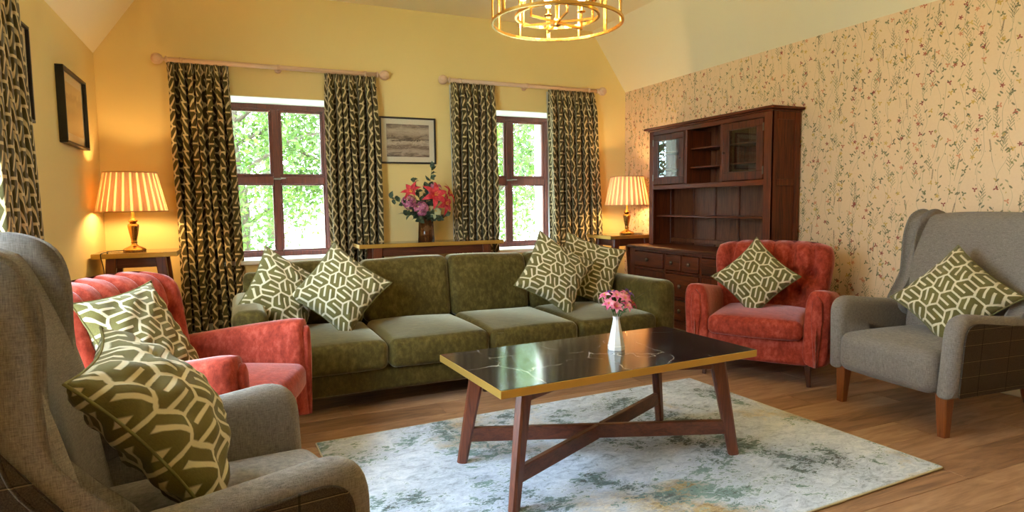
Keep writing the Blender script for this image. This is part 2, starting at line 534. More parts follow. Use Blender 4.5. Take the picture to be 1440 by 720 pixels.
# the meander-hexagon weave of curtains and cushions (UV in cells)
def meander(name, cream, olive, sc=1.0, bumps=0.5, rough=0.85, A_dir=(0.0, 1.0), B_dir=(-0.866, -0.5)):
    k = M(name); n = k.new('UVMap'); u, v, _ = k.xyz(n.outputs[0])
    wob = k.noise(k.map(n.outputs[0], scale=(1, 1, 1)), 9, 2)
    u = u * sc; v = v * sc
    r3 = math.sqrt(3)
    xa, ya = u.wrap(0.5, -0.5), v.wrap(r3 / 2, -r3 / 2)
    xb, yb = (u - 0.5).wrap(0.5, -0.5), (v - r3 / 2).wrap(r3 / 2, -r3 / 2)
    hd = lambda p, q: p.abs().max(p.abs() * 0.5 + q.abs() * (r3 / 2))
    da, db = hd(xa, ya), hd(xb, yb)
    sel = da.lt(db)
    X0 = xa * sel + xb * (1 - sel); Y0 = ya * sel + yb * (1 - sel); d = da.min(db) + (wob - 0.5) * 0.03
    # each cell holds an S: three bars parted by two slits, each slit open at one end; the S turns from cell to cell
    dx = sel * (A_dir[0] - B_dir[0]) + B_dir[0]; dy = sel * (A_dir[1] - B_dir[1]) + B_dir[1]
    p = X0 * dx + Y0 * dy; q = Y0 * dx - X0 * dy
    K = 40
    ps = p * (q.gt(0.0) * 2 - 1); qa = q.abs()
    border = d.gt(0.450, K)
    slit = qa.gt(0.115, K) * qa.lt(0.222, K) * ps.gt(-0.22, K)
    cm = border.max(slit)
    fib = k.noise(k.map(n.outputs[0], scale=(14, 90, 1)), 1.0 * sc, 2, 0.6)
    cc = k.mix(fib, lin(tuple(c * 0.90 for c in cream)), lin(cream)); co = k.mix(fib, lin(tuple(c * 0.78 for c in olive)), lin(tuple(min(255, c * 1.14) for c in olive)))
    k.set(color=k.mix(cm, co, cc), rough=rough, spec=0.15, sheen=0.15)
    return k.bump((1 - cm) * 1.0 + fib * 0.25, bumps, 0.004)
m_cush = meander('cushion_weave', (220, 208, 176), (106, 98, 55))
m_curt = meander('curtain_weave', (206, 186, 142), (74, 66, 36), bumps=0.3, A_dir=(0.866, 0.5), B_dir=(0.866, -0.5))
m_lining = plain('curtain_lining', (214, 214, 204), 0.85)
m_cushpipe = plain('cushion_edge', (112, 106, 62), 0.9)

# wallpaper: wild flowers on blush cream
m_paper = M('wildflower_wallpaper')
k = m_paper
_, a, b = k.xyz(k.coord())
def papercolumns(width, off, seedk, lam, lw):
    t = a / width + off
    ix = t.floor(); rnd = ((ix + seedk) * 12.9898)._m('SINE') * 43758.5; rnd = rnd.fract()
    xx = t.fract() - 0.5
    wig = (b * (2 * PI / lam) + rnd * 6.28).sin() * 0.17 + (b * 31.0 + rnd * 40).sin() * 0.07
    dd = (xx - wig).abs()
    seg = (b / (lam * 1.1) + rnd * 3.7).fract()
    return dd, rnd, seg, dd.lt(lw / width, 900 * width)
d1, r1, s1, st1 = papercolumns(0.115, 0.0, 3.0, 0.34, 0.0011)
d2, r2, s2, st2 = papercolumns(0.083, 0.37, 11.0, 0.26, 0.0009)
stems = (st1 * s1.gt(0.12)).max(st2 * s2.gt(0.30) * 0.8)
base = k.mix(k.noise(k.vec(0.0, a, b), 60, 3), lin((224, 190, 152)), lin((232, 200, 162)))
col = k.mix(stems * 0.6, base, lin((120, 112, 82)))
def leaves(rot, sx, sy, scale, thr, keep, near, dens, stops, opacity, old):
    vv = k.map(k.map(k.vec(a, b, 0.0), rot=(0, 0, rot)), scale=(sx, sy, 1))
    vo = k.voro(vv, scale, 'F1', '2D'); d = X(k.nt, vo.outputs['Distance'])
    sep = k.new('SeparateColor'); k.nt.links.new(vo.outputs['Color'], sep.inputs[0])
    r_, g_ = X(k.nt, sep.outputs[0]), X(k.nt, sep.outputs[1])
    msk = d.lt(thr, 14) * r_.gt(keep) * near.lt(dens)
    return k.mix(msk * opacity, old, k.ramp(g_, stops, 'CONSTANT'))
def motif(scale, rnd, lo, hi, shape, stops, opacity, old, off):
    """one printed motif per Voronoi cell whose random number lies in lo..hi"""
    ca, cb = a + off, b + off * 0.7
    vo = k.voro(k.vec(ca, cb, 0.0), scale, 'F1', '2D', rnd)
    px, py, _ = k.xyz(vo.outputs['Position'])
    x, y = ca - px, cb - py
    sep = k.new('SeparateColor'); k.nt.links.new(vo.outputs['Color'], sep.inputs[0])
    r_, g_, b_ = [X(k.nt, sep.outputs[i]) for i in range(3)]
    lean = (b_ - 0.5) * 0.5; x = x - y * lean
    r = (x * x + y * y).pow(0.5); th = y._m('ARCTAN2', x)
    if shape == 'trefoil': m_ = r.lt(((th * 3 + b_ * 6)._m('COSINE') * 0.45 + 0.6) * 0.0150, 900)
    elif shape == 'five': m_ = r.lt(((th * 5 + b_ * 6)._m('COSINE') * 0.3 + 0.7) * 0.0150, 900)
    elif shape == 'umbel':
        sp = (th * 5.0).sin().abs(); m_ = ((sp * r).lt(0.0011, 1500) * r.lt(0.030)).max((r - 0.029).abs().lt(0.0035, 800) * sp.lt(0.34, 8)) * y.gt(-0.008)
        m_ = m_.max(x.abs().lt(0.0008, 1500) * y.lt(0.0) * y.gt(-0.075))
    elif shape == 'spike': m_ = (x.abs() - (y * 420.0).sin().abs() * 0.0048).lt(0.0, 800) * y.gt(-0.03) * y.lt(0.034); m_ = m_.max(x.abs().lt(0.0008, 1500) * y.lt(0.0) * y.gt(-0.10))
    else:
        env = ((y * -1.0 + 0.058) * 0.30).min((y + 0.062) * 0.5)
        m_ = ((y - x.abs() * 1.3) / 0.023 + (x.gt(0.0) * 0.5)).fract().lt(0.26, 16) * x.abs().lt(env, 900); m_ = m_.max(x.abs().lt(0.0008, 1500) * y.lt(0.055) * y.gt(-0.085))
    return k.mix(m_ * r_.gt(lo) * r_.lt(hi) * opacity, old, k.ramp(g_, stops, 'CONSTANT'))
GREENS = [(0.0, lin((72, 82, 52))), (0.25, lin((124, 120, 66))), (0.5, lin((96, 92, 64))), (0.72, lin((150, 142, 104))), (0.86, lin((186, 148, 72)))]
SOFT = [(0.0, lin((138, 132, 92))), (0.35, lin((118, 112, 72))), (0.6, lin((150, 128, 88))), (0.8, lin((104, 96, 66)))]
DARKP = [(0.0, lin((84, 62, 48))), (0.4, lin((104, 84, 52))), (0.7, lin((74, 80, 48)))]
FLOW = [(0.0, lin((142, 40, 34))), (0.28, lin((206, 126, 88))), (0.5, lin((200, 156, 66))), (0.72, lin((170, 78, 54))), (0.88, lin((206, 166, 84)))]
LEAFC = [(0.0, lin((84, 92, 50))), (0.5, lin((104, 104, 56))), (0.8, lin((70, 78, 46)))]
col = motif(6.6, 0.75, 0.0, 0.55, 'fern', SOFT, 0.7, col, 0.0)
col = motif(6.2, 0.75, 0.25, 0.75, 'umbel', SOFT, 0.70, col, 3.3)
col = motif(5.8, 0.8, 0.3, 0.80, 'spike', DARKP, 0.75, col, 7.9)
col = motif(7.2, 0.8, 0.35, 0.85, 'fern', LEAFC, 0.7, col, 11.3)
col = leaves(0.75, 1.0, 2.5, 20, 0.25, 0.72, d1, 0.22, GREENS, 0.8, col)
col = leaves(-0.75, 1.0, 2.5, 21, 0.25, 0.72, d2, 0.24, GREENS, 0.8, col)
col = motif(13.0, 0.9, 0.40, 0.72, 'trefoil', LEAFC, 0.85, col, 5.1)
col = motif(11.0, 0.9, 0.38, 0.84, 'trefoil', FLOW, 0.88, col, 1.7)
col = motif(9.0, 0.9, 0.25, 0.70, 'five', FLOW, 0.88, col, 9.1)
k.set(color=col, rough=0.7)

# rug
m_rug = M('abstract_rug')
k = m_rug
v = k.coord(); x_, y_, z_ = k.xyz(v)
A = k.noise(v, 1.5, 6, 0.62, 0.6); B = k.noise(k.map(v, loc=(5, 2, 0)), 2.1, 6, 0.66, 0.7); Cc = k.noise(k.map(v, scale=(1, 1.8, 1), loc=(1, 8, 0)), 13, 8, 0.78, 0.9)
Dd = k.noise(k.map(v, loc=(9, 4, 0)), 1.1, 4, 0.6, 0.3)
Fn = k.noise(k.map(v, scale=(1.0, 1.6, 1), loc=(3, 3, 0)), 34, 6, 0.75, 1.2)
basec = k.ramp(Cc * 0.55 + A * 0.25 + Fn * 0.2, [(0.38, lin((112, 122, 138))), (0.46, lin((178, 190, 208))), (0.54, lin((214, 223, 238))), (0.64, lin((240, 244, 252)))])
warm = k.mix((Dd * 1.25 + (Cc - 0.5) * 0.25).gt(0.74, 9), basec, k.ramp(Fn * 0.6 + Cc * 0.4, [(0.38, lin((104, 84, 52))), (0.5, lin((170, 144, 98))), (0.62, lin((214, 194, 152)))]))
teal = k.mix(((B + (Cc - 0.5) * 0.75 + (Fn - 0.5) * 0.5).gt(0.575, 22)) * 0.95, warm, k.ramp(A * 0.5 + Fn * 0.5, [(0.42, lin((42, 66, 66))), (0.58, lin((118, 150, 146)))]))
dk = k.mix(((B * 0.7 + Fn * 0.75 - A * 0.25).gt(0.71, 26)) * 0.85, teal, lin((70, 68, 68)))
k.set(color=dk, rough=0.95, spec=0.1, sheen=0.2).bump(Cc + k.noise(v, 300, 2) * 0.4, 0.4, 0.004)
m_rugedge = plain('rug_binding', (196, 184, 158), 0.9)

# black marble
m_marble = M('black_marble')
k = m_marble; v = k.coord()
wv = k.new('VectorMath'); wv.operation = 'ADD'; k.put(wv.inputs[0], v)
nz = k.new('VectorMath'); nz.operation = 'SCALE'; k.put(nz.inputs[0], k.noise(v, 4.5, 4, 0.6, out=1)); nz.inputs['Scale'].default_value = 0.16
k.put(wv.inputs[1], nz.outputs[0])
vo = k.voro(wv.outputs[0], 3.1, 'DISTANCE_TO_EDGE'); e = X(k.nt, vo.outputs['Distance'])
fade = k.noise(v, 5, 3)
vein = e.lt(0.0045, 240) * fade.gt(0.47, 9)
k.set(color=k.mix(vein * 0.8, k.ramp(k.noise(v, 3, 4), [(0.3, lin((20, 18, 20))), (0.7, lin((38, 33, 34)))]), lin((190, 182, 170))), rough=0.13, spec=0.7, coat=0.35, coat_r=0.1)

# pleated lamp shade: cloth lets light through, double folds let through less
m_shade = M('pleated_shade'); k = m_shade; k.n.remove(k.b)
uvn = k.new('UVMap'); u, v_, _ = k.xyz(uvn.outputs[0])
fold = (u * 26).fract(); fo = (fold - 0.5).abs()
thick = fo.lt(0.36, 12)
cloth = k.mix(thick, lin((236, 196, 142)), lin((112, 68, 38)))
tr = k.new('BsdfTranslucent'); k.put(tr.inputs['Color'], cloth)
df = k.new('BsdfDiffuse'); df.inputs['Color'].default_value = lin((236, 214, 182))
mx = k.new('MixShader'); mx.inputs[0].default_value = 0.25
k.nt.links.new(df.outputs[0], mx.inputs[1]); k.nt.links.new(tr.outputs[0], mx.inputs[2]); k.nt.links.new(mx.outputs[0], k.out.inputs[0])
m_trim = plain('shade_trim', (196, 160, 112), 0.7)
WARM = (1.0, 0.62, 0.26)
m_bulbch = emis('candle_bulb_glow', (1.0, 0.66, 0.32), BULB_CH)
m_bulblamp = emis('lamp_bulb_glow', (1.0, 0.61, 0.25), BULB_LAMP)

# leaves, petals
def leafmat(name, a, b, tl=0.35, ns=3.0):
    k = M(name); c = k.mix((k.noise(k.coord(), ns, 2) * 2.4 - 0.7).clamp(), lin(a), lin(b))
    k.set(color=c, rough=0.5)
    if tl:
        t = k.new('BsdfTranslucent'); k.put(t.inputs[0], c); mx = k.new('MixShader'); mx.inputs[0].default_value = tl
        k.nt.links.new(k.b.outputs[0], mx.inputs[1]); k.nt.links.new(t.outputs[0], mx.inputs[2]); k.nt.links.new(mx.outputs[0], k.out.inputs[0])
    return k
m_leaf = leafmat('tree_leaf', (34, 62, 8), (84, 112, 24), 0.35)
m_leaf2 = leafmat('pale_tree_leaf', (60, 84, 18), (116, 132, 52), 0.35)
m_bark = wood('bark', (44, 36, 26), (86, 72, 54), 0.9, 2, 1.0, 0.6)
m_grass = M('sunny_lawn'); m_grass.set(color=m_grass.mix(m_grass.noise(m_grass.coord(), 3, 5), lin((190, 196, 150)), lin((222, 220, 196))), rough=0.95)
m_euc = leafmat('eucalyptus_leaf', (36, 54, 38), (92, 112, 84), 0.15, 25)
m_stem = plain('flower_stem', (62, 88, 42), 0.6)
m_lily = leafmat('red_lily_petal', (180, 16, 40), (236, 84, 96), 0.25, 30)
m_hyd = leafmat('mauve_floret', (146, 60, 104), (226, 150, 178), 0.2, 40)
m_pale = leafmat('pale_green_petal', (150, 158, 108), (192, 194, 150), 0.2)
m_alst = leafmat('pink_petal', (216, 52, 128), (255, 186, 200), 0.25, 55)
m_alstd = leafmat('crimson_petal', (128, 10, 36), (190, 36, 74), 0.2, 55)
m_purp = leafmat('purple_petal', (84, 44, 140), (120, 70, 170), 0.2)
m_yel = plain('yellow_throat', (240, 190, 70), 0.6)
m_china = plain('white_china', (238, 236, 232), 0.18, coat=0.4)
m_amber = M('amber_glass_vase')
m_amber.set(color=lin((92, 52, 22)), rough=0.12, trans=0.35, ior=1.45, coat=0.5)
# ---------------------------------------------------------------- the room
def wall_with_holes(mb, outline_fn, x0, x1, z0, holes, y0, y1, swap=None):
    """solid wall between y0 and y1 spanning x0..x1, cut by rectangular holes [(a,b,c,d)] (x0,x1,z0,z1); outline_fn(x) gives the top"""
    xs = sorted(set([x0, x1] + [h[i] for h in holes for i in (0, 1)] + ([XSL, XSR] if swap is None else [])))
    xs = [x for x in xs if x0 <= x <= x1]
    for a, b in zip(xs[:-1], xs[1:]):
        hs = sorted([(h[2], h[3]) for h in holes if h[0] <= a + 1e-6 and h[1] >= b - 1e-6])
        spans = []; z = z0
        for (c, d) in hs: spans.append((z, z, c, c)); z = d
        spans.append((z, z, outline_fn(a), outline_fn(b)))
        for (za, zb, zc, zd) in spans:
            V = [(a, y0, za), (b, y0, zb), (b, y0, zd), (a, y0, zc), (a, y1, za), (b, y1, zb), (b, y1, zd), (a, y1, zc)]
            if swap: V = [swap(*p) for p in V]
            mb.add(V, [(0, 1, 2, 3), (7, 6, 5, 4), (0, 4, 5, 1), (3, 2, 6, 7), (0, 3, 7, 4), (1, 5, 6, 2)])
def gable(x):
    if x <= XSL: return HW + (x - XL) / (XSL - XL) * (HC - HW)
    if x >= XSR: return HW + (XR - x) / (XR - XSR) * (HC - HW)
    return HC
HO = [(W1[0], W1[1], WZ[0], WZ[1]), (W2[0], W2[1], WZ[0], WZ[1])]
mb = MB(); wall_with_holes(mb, gable, XL, XR, -0.05, HO, YB, WY + 0.03); struct('wall_back', mb, m_wall, fix=False)
mb = MB(); wall_with_holes(mb, lambda x: 3.3, XL - 0.3, XR + 0.3, -0.4, HO, WY + 0.03, YO); struct('wall_back_outside', mb, m_stone, fix=False)
# left wall with a window beside the near chairs
LW = (0.90, 3.06, 0.12, 2.20)
sw = lambda a, b, c: (XL - (b - 0), a, c)
mb = MB(); wall_with_holes(mb, lambda x: HW, YF, YB, -0.05, [LW], 0.0, 0.30, sw); struct('wall_left', mb, m_wall, fix=False)
mb = MB(); wall_with_holes(mb, gable, XL, XR, -0.05, [], YF - 0.25, YF); struct('wall_front', mb, m_wall, fix=False)
mb = MB(); mb.box((XR, YF, -0.05), (XR + 0.25, YB, HW)); struct('wall_right', mb, m_paper, fix=False)
# coombed ceiling: two slopes and a flat, with thickness
mb = MB()
T = 0.18
prof = [(XL, HW), (XSL, HC), (XSR, HC), (XR, HW)]
outp = [(XL - 0.3, HW + 0.12), (XSL - 0.05, HC + T), (XSR + 0.05, HC + T), (XR + 0.3, HW + 0.12)]
for i in range(3):
    (a, b), (c, d) = prof[i], prof[i + 1]; (e, f), (g, h) = outp[i], outp[i + 1]
    V = [(a, YF - 0.25, b), (c, YF - 0.25, d), (g, YF - 0.25, h), (e, YF - 0.25, f), (a, YO, b), (c, YO, d), (g, YO, h), (e, YO, f)]
    mb.add(V, [(0, 1, 2, 3), (7, 6, 5, 4), (0, 4, 5, 1), (3, 2, 6, 7), (0, 3, 7, 4), (1, 5, 6, 2)])
struct('ceiling', mb, m_ceil, fix=False)
# skirting boards
mb = MB(); mb.box((XL, YB - 0.016, 0.0), (XR, YB, 0.13), 0.005); struct('baseboard_back', mb, m_skirt)
mb = MB(); mb.box((XL, YF, 0.0), (XL + 0.016, YB - 0.016, 0.13), 0.005); struct('baseboard_left', mb, m_skirt)
mb = MB(); mb.box((XR - 0.016, YF, 0.0), (XR, YB - 0.016, 0.13), 0.005); struct('baseboard_right', mb, m_skirt)
# floor: a screed with oak planks laid along the back wall
mb = MB(); mb.box((XL - 0.25, YF - 0.25, -0.12), (XR + 0.25, YB + 0.02, -0.014)); floor = struct('floor', mb, m_felt, fix=False)
PW, PL = 0.186, 1.29
mb = MB(); mb.box((0, 0.0007, -0.0138), (PL - 0.0014, PW - 0.0007, 0.0), 0.0016)
plank_me = mb.mesh('plank'); plank_me.materials.append(m_oak.m)
short = {}
def plank(x, y, L):
    if abs(L - PL) < 1e-6: me = plank_me
    else:
        key = round(L, 3)
        if key not in short:
            q = MB(); q.box((0, 0.0007, -0.0138), (L - 0.0014, PW - 0.0007, 0.0), 0.0016); short[key] = q.mesh('plank'); short[key].materials.append(m_oak.m)
        me = short[key]
    o = bpy.data.objects.new('plank', me); COL.objects.link(o); o.parent = floor; o.location = (x, y, 0)
row = 0; y = YF
while y < YB - PW * 0.5:
    off = (row * 0.47) % PL; x = XL - off
    while x < XR - 1e-3:
        a, b = max(x, XL), min(x + PL, XR)
        if b - a > 0.03: plank(a, y, round(b - a, 4) if b - a < PL - 1e-4 else PL)
        x += PL
    y += PW; row += 1

# ---------------------------------------------------------------- windows
def window(name, x0, x1, z0, z1, swap, sill=True, handle=True):
    """mahogany casement in the hole; built in (along, depth from inner wall face, up), depth grows outwards"""
    d0 = WY - YB
    e = bpy.data.objects.new(name, None); COL.objects.link(e); e['kind'] = 'structure'
    def part(nm, boxes, mat, ch=0.006, parent=None):
        q = MB()
        for lo, hi in boxes: q.box(lo, hi, ch)
        q.xf(swap); return q.obj(nm, mat, parent or e)
    fw, fd = 0.062, 0.065; xm = (x0 + x1) / 2; zt = 1.372
    part('outer_frame', [((x0, d0, z1 - 0.05), (x1, d0 + fd, z1)), ((x0, d0, z0), (x1, d0 + fd, z0 + 0.05)),
                         ((x0, d0, z0 + 0.05), (x0 + 0.05, d0 + fd, z1 - 0.05)), ((x1 - 0.05, d0, z0 + 0.05), (x1, d0 + fd, z1 - 0.05))], m_frame)
    part('mullion', [((xm - 0.032, d0 + 0.004, z0 + 0.05), (xm + 0.032, d0 + fd - 0.004, z1 - 0.05))], m_frame)
    part('transom', [((x0 + 0.05, d0 + 0.002, zt - 0.035), (xm - 0.032, d0 + fd - 0.002, zt + 0.035)), ((xm + 0.032, d0 + 0.002, zt - 0.035), (x1 - 0.05, d0 + fd - 0.002, zt + 0.035))], m_frame)
    for (a, b) in ((x0 + 0.05, xm - 0.032), (xm + 0.032, x1 - 0.05)):
        for (c, d, top) in ((z0 + 0.05, zt - 0.035, False), (zt + 0.035, z1 - 0.05, True)):
            w = 0.026 if top else 0.012
            cs = part('casement', [((a, d0 + 0.010, d - w), (b, d0 + 0.05, d)), ((a, d0 + 0.010, c), (b, d0 + 0.05, c + w)),
                                   ((a, d0 + 0.010, c + w), (a + w, d0 + 0.05, d - w)), ((b - w, d0 + 0.010, c + w), (b, d0 + 0.05, d - w))], m_frame, 0.004)
            part('pane', [((a + w, d0 + 0.03, c + w), (b - w, d0 + 0.034, d - w))], m_glass, 0.0, cs)
    if handle:
        q = MB(); q.box((xm - 0.035, d0 - 0.012, zt + 0.004), (xm + 0.035, d0 + 0.004, zt + 0.022), 0.004)
        q.tube([(xm - 0.02, d0 - 0.01, zt + 0.013), (xm - 0.01, d0 - 0.03, zt + 0.014), (xm + 0.075, d0 - 0.032, zt + 0.018)], [0.007, 0.007, 0.005], 8)
        q.xf(swap); q.obj('stay_handle', m_pewter, e)
    if sill:
        part('window_sill', [((x0 - 0.04, -0.045, z0 - 0.035), (x1 + 0.04, 0.0, z0 + 0.002)), ((x0, 0.0, z0 - 0.02), (x1, d0, z0 + 0.002))], m_white, 0.004)
    # white plastered reveals
    part('reveal', [((x0 - 0.0, 0.002, z1 - 0.006), (x1, d0, z1 + 0.0)), ((x0, 0.002, z0 + 0.002), (x0 + 0.006, d0, z1 - 0.006)), ((x1 - 0.006, 0.002, z0 + 0.002), (x1, d0, z1 - 0.006))], m_white, 0.0)
    return e
sb = lambda a, b, c: (a, YB + b, c)
w1 = window('window_1', W1[0], W1[1], WZ[0], WZ[1], sb); w1['label'] = 'mahogany casement window beside the left lamp'
w2 = window('window_2', W2[0], W2[1], WZ[0], WZ[1], sb); w2['label'] = 'mahogany casement window nearer the dresser'
d_ = WY - YB
sl = lambda a, b, c: (XL - b * 0.5, a, c)
w3 = window('window_3', LW[0], LW[1], LW[2], LW[3], sl, handle=False)
portal('daylight_portal_1', ((W1[0] + W1[1]) / 2, YO, 1.37), (-PI / 2, 0, 0), W1[1] - W1[0], WZ[1] - WZ[0])
portal('daylight_portal_2', ((W2[0] + W2[1]) / 2, YO, 1.37), (-PI / 2, 0, 0), W2[1] - W2[0], WZ[1] - WZ[0])
portal('daylight_portal_3', (XL - 0.32, (LW[0] + LW[1]) / 2, (LW[2] + LW[3]) / 2), (0, -PI / 2, 0), LW[3] - LW[2], LW[1] - LW[0])

# ---------------------------------------------------------------- outside
def gz(x, y): 
    t = min(1, max(0, (y - 7.0) / 5.0)); return -0.45 + 0.75 * t * t * (3 - 2 * t) + 0.035 * max(0, y - 12) + 0.05 * math.sin(x * 0.7)
mb = MB(); mb.grid(lambda u, v: (-14 + 34 * u, 6.62 + 33 * v ** 1.5, gz(-14 + 34 * u, 6.62 + 33 * v ** 1.5)), 34, 24)
struct('ground_garden', mb, m_grass)
mb = MB(); mb.grid(lambda u, v: (-22 + 20.7 * u, -14 + 20.6 * v, -0.45 + 0.04 * math.sin(9 * u)), 10, 8); struct('ground_side', mb, m_grass)
mb = MB(); mb.grid(lambda u, v: (-1.3 + 15 * u, -16 + 14 * v, -0.25), 10, 8); struct('ground_front', mb, m_grass)

def tree(name, label, base, height, spread, n, leafm, z0, size=(0.035, 0.085), group=None, seed=1):
    r = np.random.default_rng(seed); rr = random.Random(seed)
    t = thing(name, label, 'tree', base, 0, group)
    q = MB()
    q.tube([(0, 0, -0.2), (0.05, 0.02, height * 0.2), (-0.06, 0.05, height * 0.45), (0.05, 0, height * 0.75)], [0.13, 0.10, 0.075, 0.03], 8)
    q.obj('trunk', m_bark, t)
    tips = []
    for i in range(14):
        a = i * 2.4 + rr.random(); h0 = height * (0.14 + 0.5 * i / 14); L = spread * (0.6 + 0.45 * rr.random())
        p0 = Vector((0, 0.02, h0)); p1 = p0 + Vector((math.cos(a) * L * .5, math.sin(a) * L * .5, 0.25 * L + 0.1 * rr.random())); p2 = p1 + Vector((math.cos(a + .3) * L * .5, math.sin(a + .3) * L * .5, 0.1 * L))
        q = MB(); q.tube(spline([p0, p1, p2], 4), [0.035, 0.034, 0.032, 0.03, 0.026, 0.022, 0.018, 0.014, 0.008], 6); q.obj('branch', m_bark, t)
        tips += [p1, p2, (p1 + p2) / 2, p0.lerp(p1, .6)]
    # clustered leaves around the branches and through the crown
    tips = np.array([tuple(p) for p in tips])
    cl = []
    for i in range(150):
        th = r.uniform(0, 2 * PI); rad = spread * math.sqrt(r.uniform(0.03, 1)); zz = r.uniform(z0, height)
        k = 1 - 0.6 * abs((zz - z0) / (height - z0) - 0.45)
        cl.append((math.cos(th) * rad * k, math.sin(th) * rad * k, zz))
    cl = np.concatenate([np.array(cl), tips])
    c = cl[r.integers(0, len(cl), n)] + r.normal(0, 0.21, (n, 3))
    s_ = r.uniform(size[0], size[1], n)
    d = r.normal(0, 1, (n, 3)); d /= np.linalg.norm(d, axis=1)[:, None]
    e = np.cross(d, r.normal(0, 1, (n, 3))); e /= np.linalg.norm(e, axis=1)[:, None]
    nn = np.cross(d, e)
    V = np.empty((n, 4, 3)); a = s_[:, None]
    V[:, 0] = c - d * a * 0.7; V[:, 1] = c + e * a * 0.36 + nn * a * 0.08; V[:, 2] = c + d * a * 0.7; V[:, 3] = c - e * a * 0.36 + nn * a * 0.08
    me = bpy.data.meshes.new('foliage'); me.from_pydata(V.reshape(-1, 3).tolist(), [], np.arange(4 * n).reshape(n, 4).tolist()); me.materials.append(leafm.m)
    o = bpy.data.objects.new('foliage', me); COL.objects.link(o); o.parent = t; o['kind'] = 'stuff'
    return t
T_ = [('leafy_tree', 'bright green leafy tree framed by the left half of the window beside the left lamp', (0.05, 10.4), 4.6, 1.7, 13520, m_leaf, 0.5, 11),
      ('leafy_tree', 'bare-stemmed leafy tree in the lower right panes of the window beside the left lamp', (1.75, 11.4), 4.8, 1.7, 10920, m_leaf, 0.9, 12),
      ('leafy_tree', 'green tree filling the panes of the window nearer the dresser', (4.0, 10.2), 4.6, 1.7, 13520, m_leaf, 0.3, 13),
      ('leafy_tree', 'pale sunlit tree at the right edge of the window nearer the dresser', (5.9, 11.6), 5.0, 1.9, 10920, m_leaf2, 0.4, 14),
      ('leafy_tree', 'pale tree behind the green one in the window beside the left lamp', (0.7, 14.5), 6.2, 2.6, 13000, m_leaf2, 0.5, 15),
      ('leafy_tree', 'pale tree furthest back in the window nearer the dresser', (6.4, 15.5), 6.2, 2.6, 13000, m_leaf2, 0.5, 16),
      ('leafy_tree', 'green tree outside the left wall mirrored in the dresser glass', (-5.2, 1.2), 4.8, 1.8, 10920, m_leaf, 0.4, 17)]
for nm, lb, (x, y), h, sp, n, lm, z0, sd in T_:
    tree(nm, lb, (x, y, gz(x, y) if y > 7 else -0.45), h, sp, n, lm, z0, seed=sd, group='trees in the garden')
# ---------------------------------------------------------------- curtains, rails, pictures
def rail(label, x0, x1, z, swap, brackets=3):
    t = thing('curtain_rail', label, 'curtain rail')
    yy = -0.085
    q = MB(); q.tube([(x0, yy, z), (x1, yy, z)], 0.0195, 14); q.xf(swap); q.obj('pole', m_pole, t)
    for x, s in ((x0, -1), (x1, 1)):
        q = MB(); prof = [(0.018, 0), (0.027, 0.004), (0.027, 0.012), (0.013, 0.018), (0.013, 0.03), (0.028, 0.036), (0.040, 0.052), (0.045, 0.072), (0.042, 0.092), (0.028, 0.110), (0.003, 0.117)]
        q.lathe(prof, 16); q.xf(lambda a, b, c, x=x, s=s: swap(x + s * c, yy + b, z + a)); q.obj('finial', m_pole, t)
    for i in range(brackets):
        x = x0 + 0.10 + (x1 - x0 - 0.20) * i / (brackets - 1)
        q = MB(); q.bar((x, yy, z - 0.006), (x, -0.0, z - 0.006), 0.022, 0.026, ch=0.004); q.lathe([(0.024, -0.011), (0.024, 0.011)], 14)
        n = len(q.v) - 28
        q.v[n:] = [(x + c, yy + b, z + a) for a, b, c in q.v[n:]]
        q.lathe([(0.03, 0), (0.03, 0.008), (0.022, 0.012)], 14); n = len(q.v) - 42
        q.v[n:] = [(x + a, -c, z - 0.006 + b) for a, b, c in q.v[n:]]
        q.xf(swap); q.obj('bracket', m_pole, t)
    return t
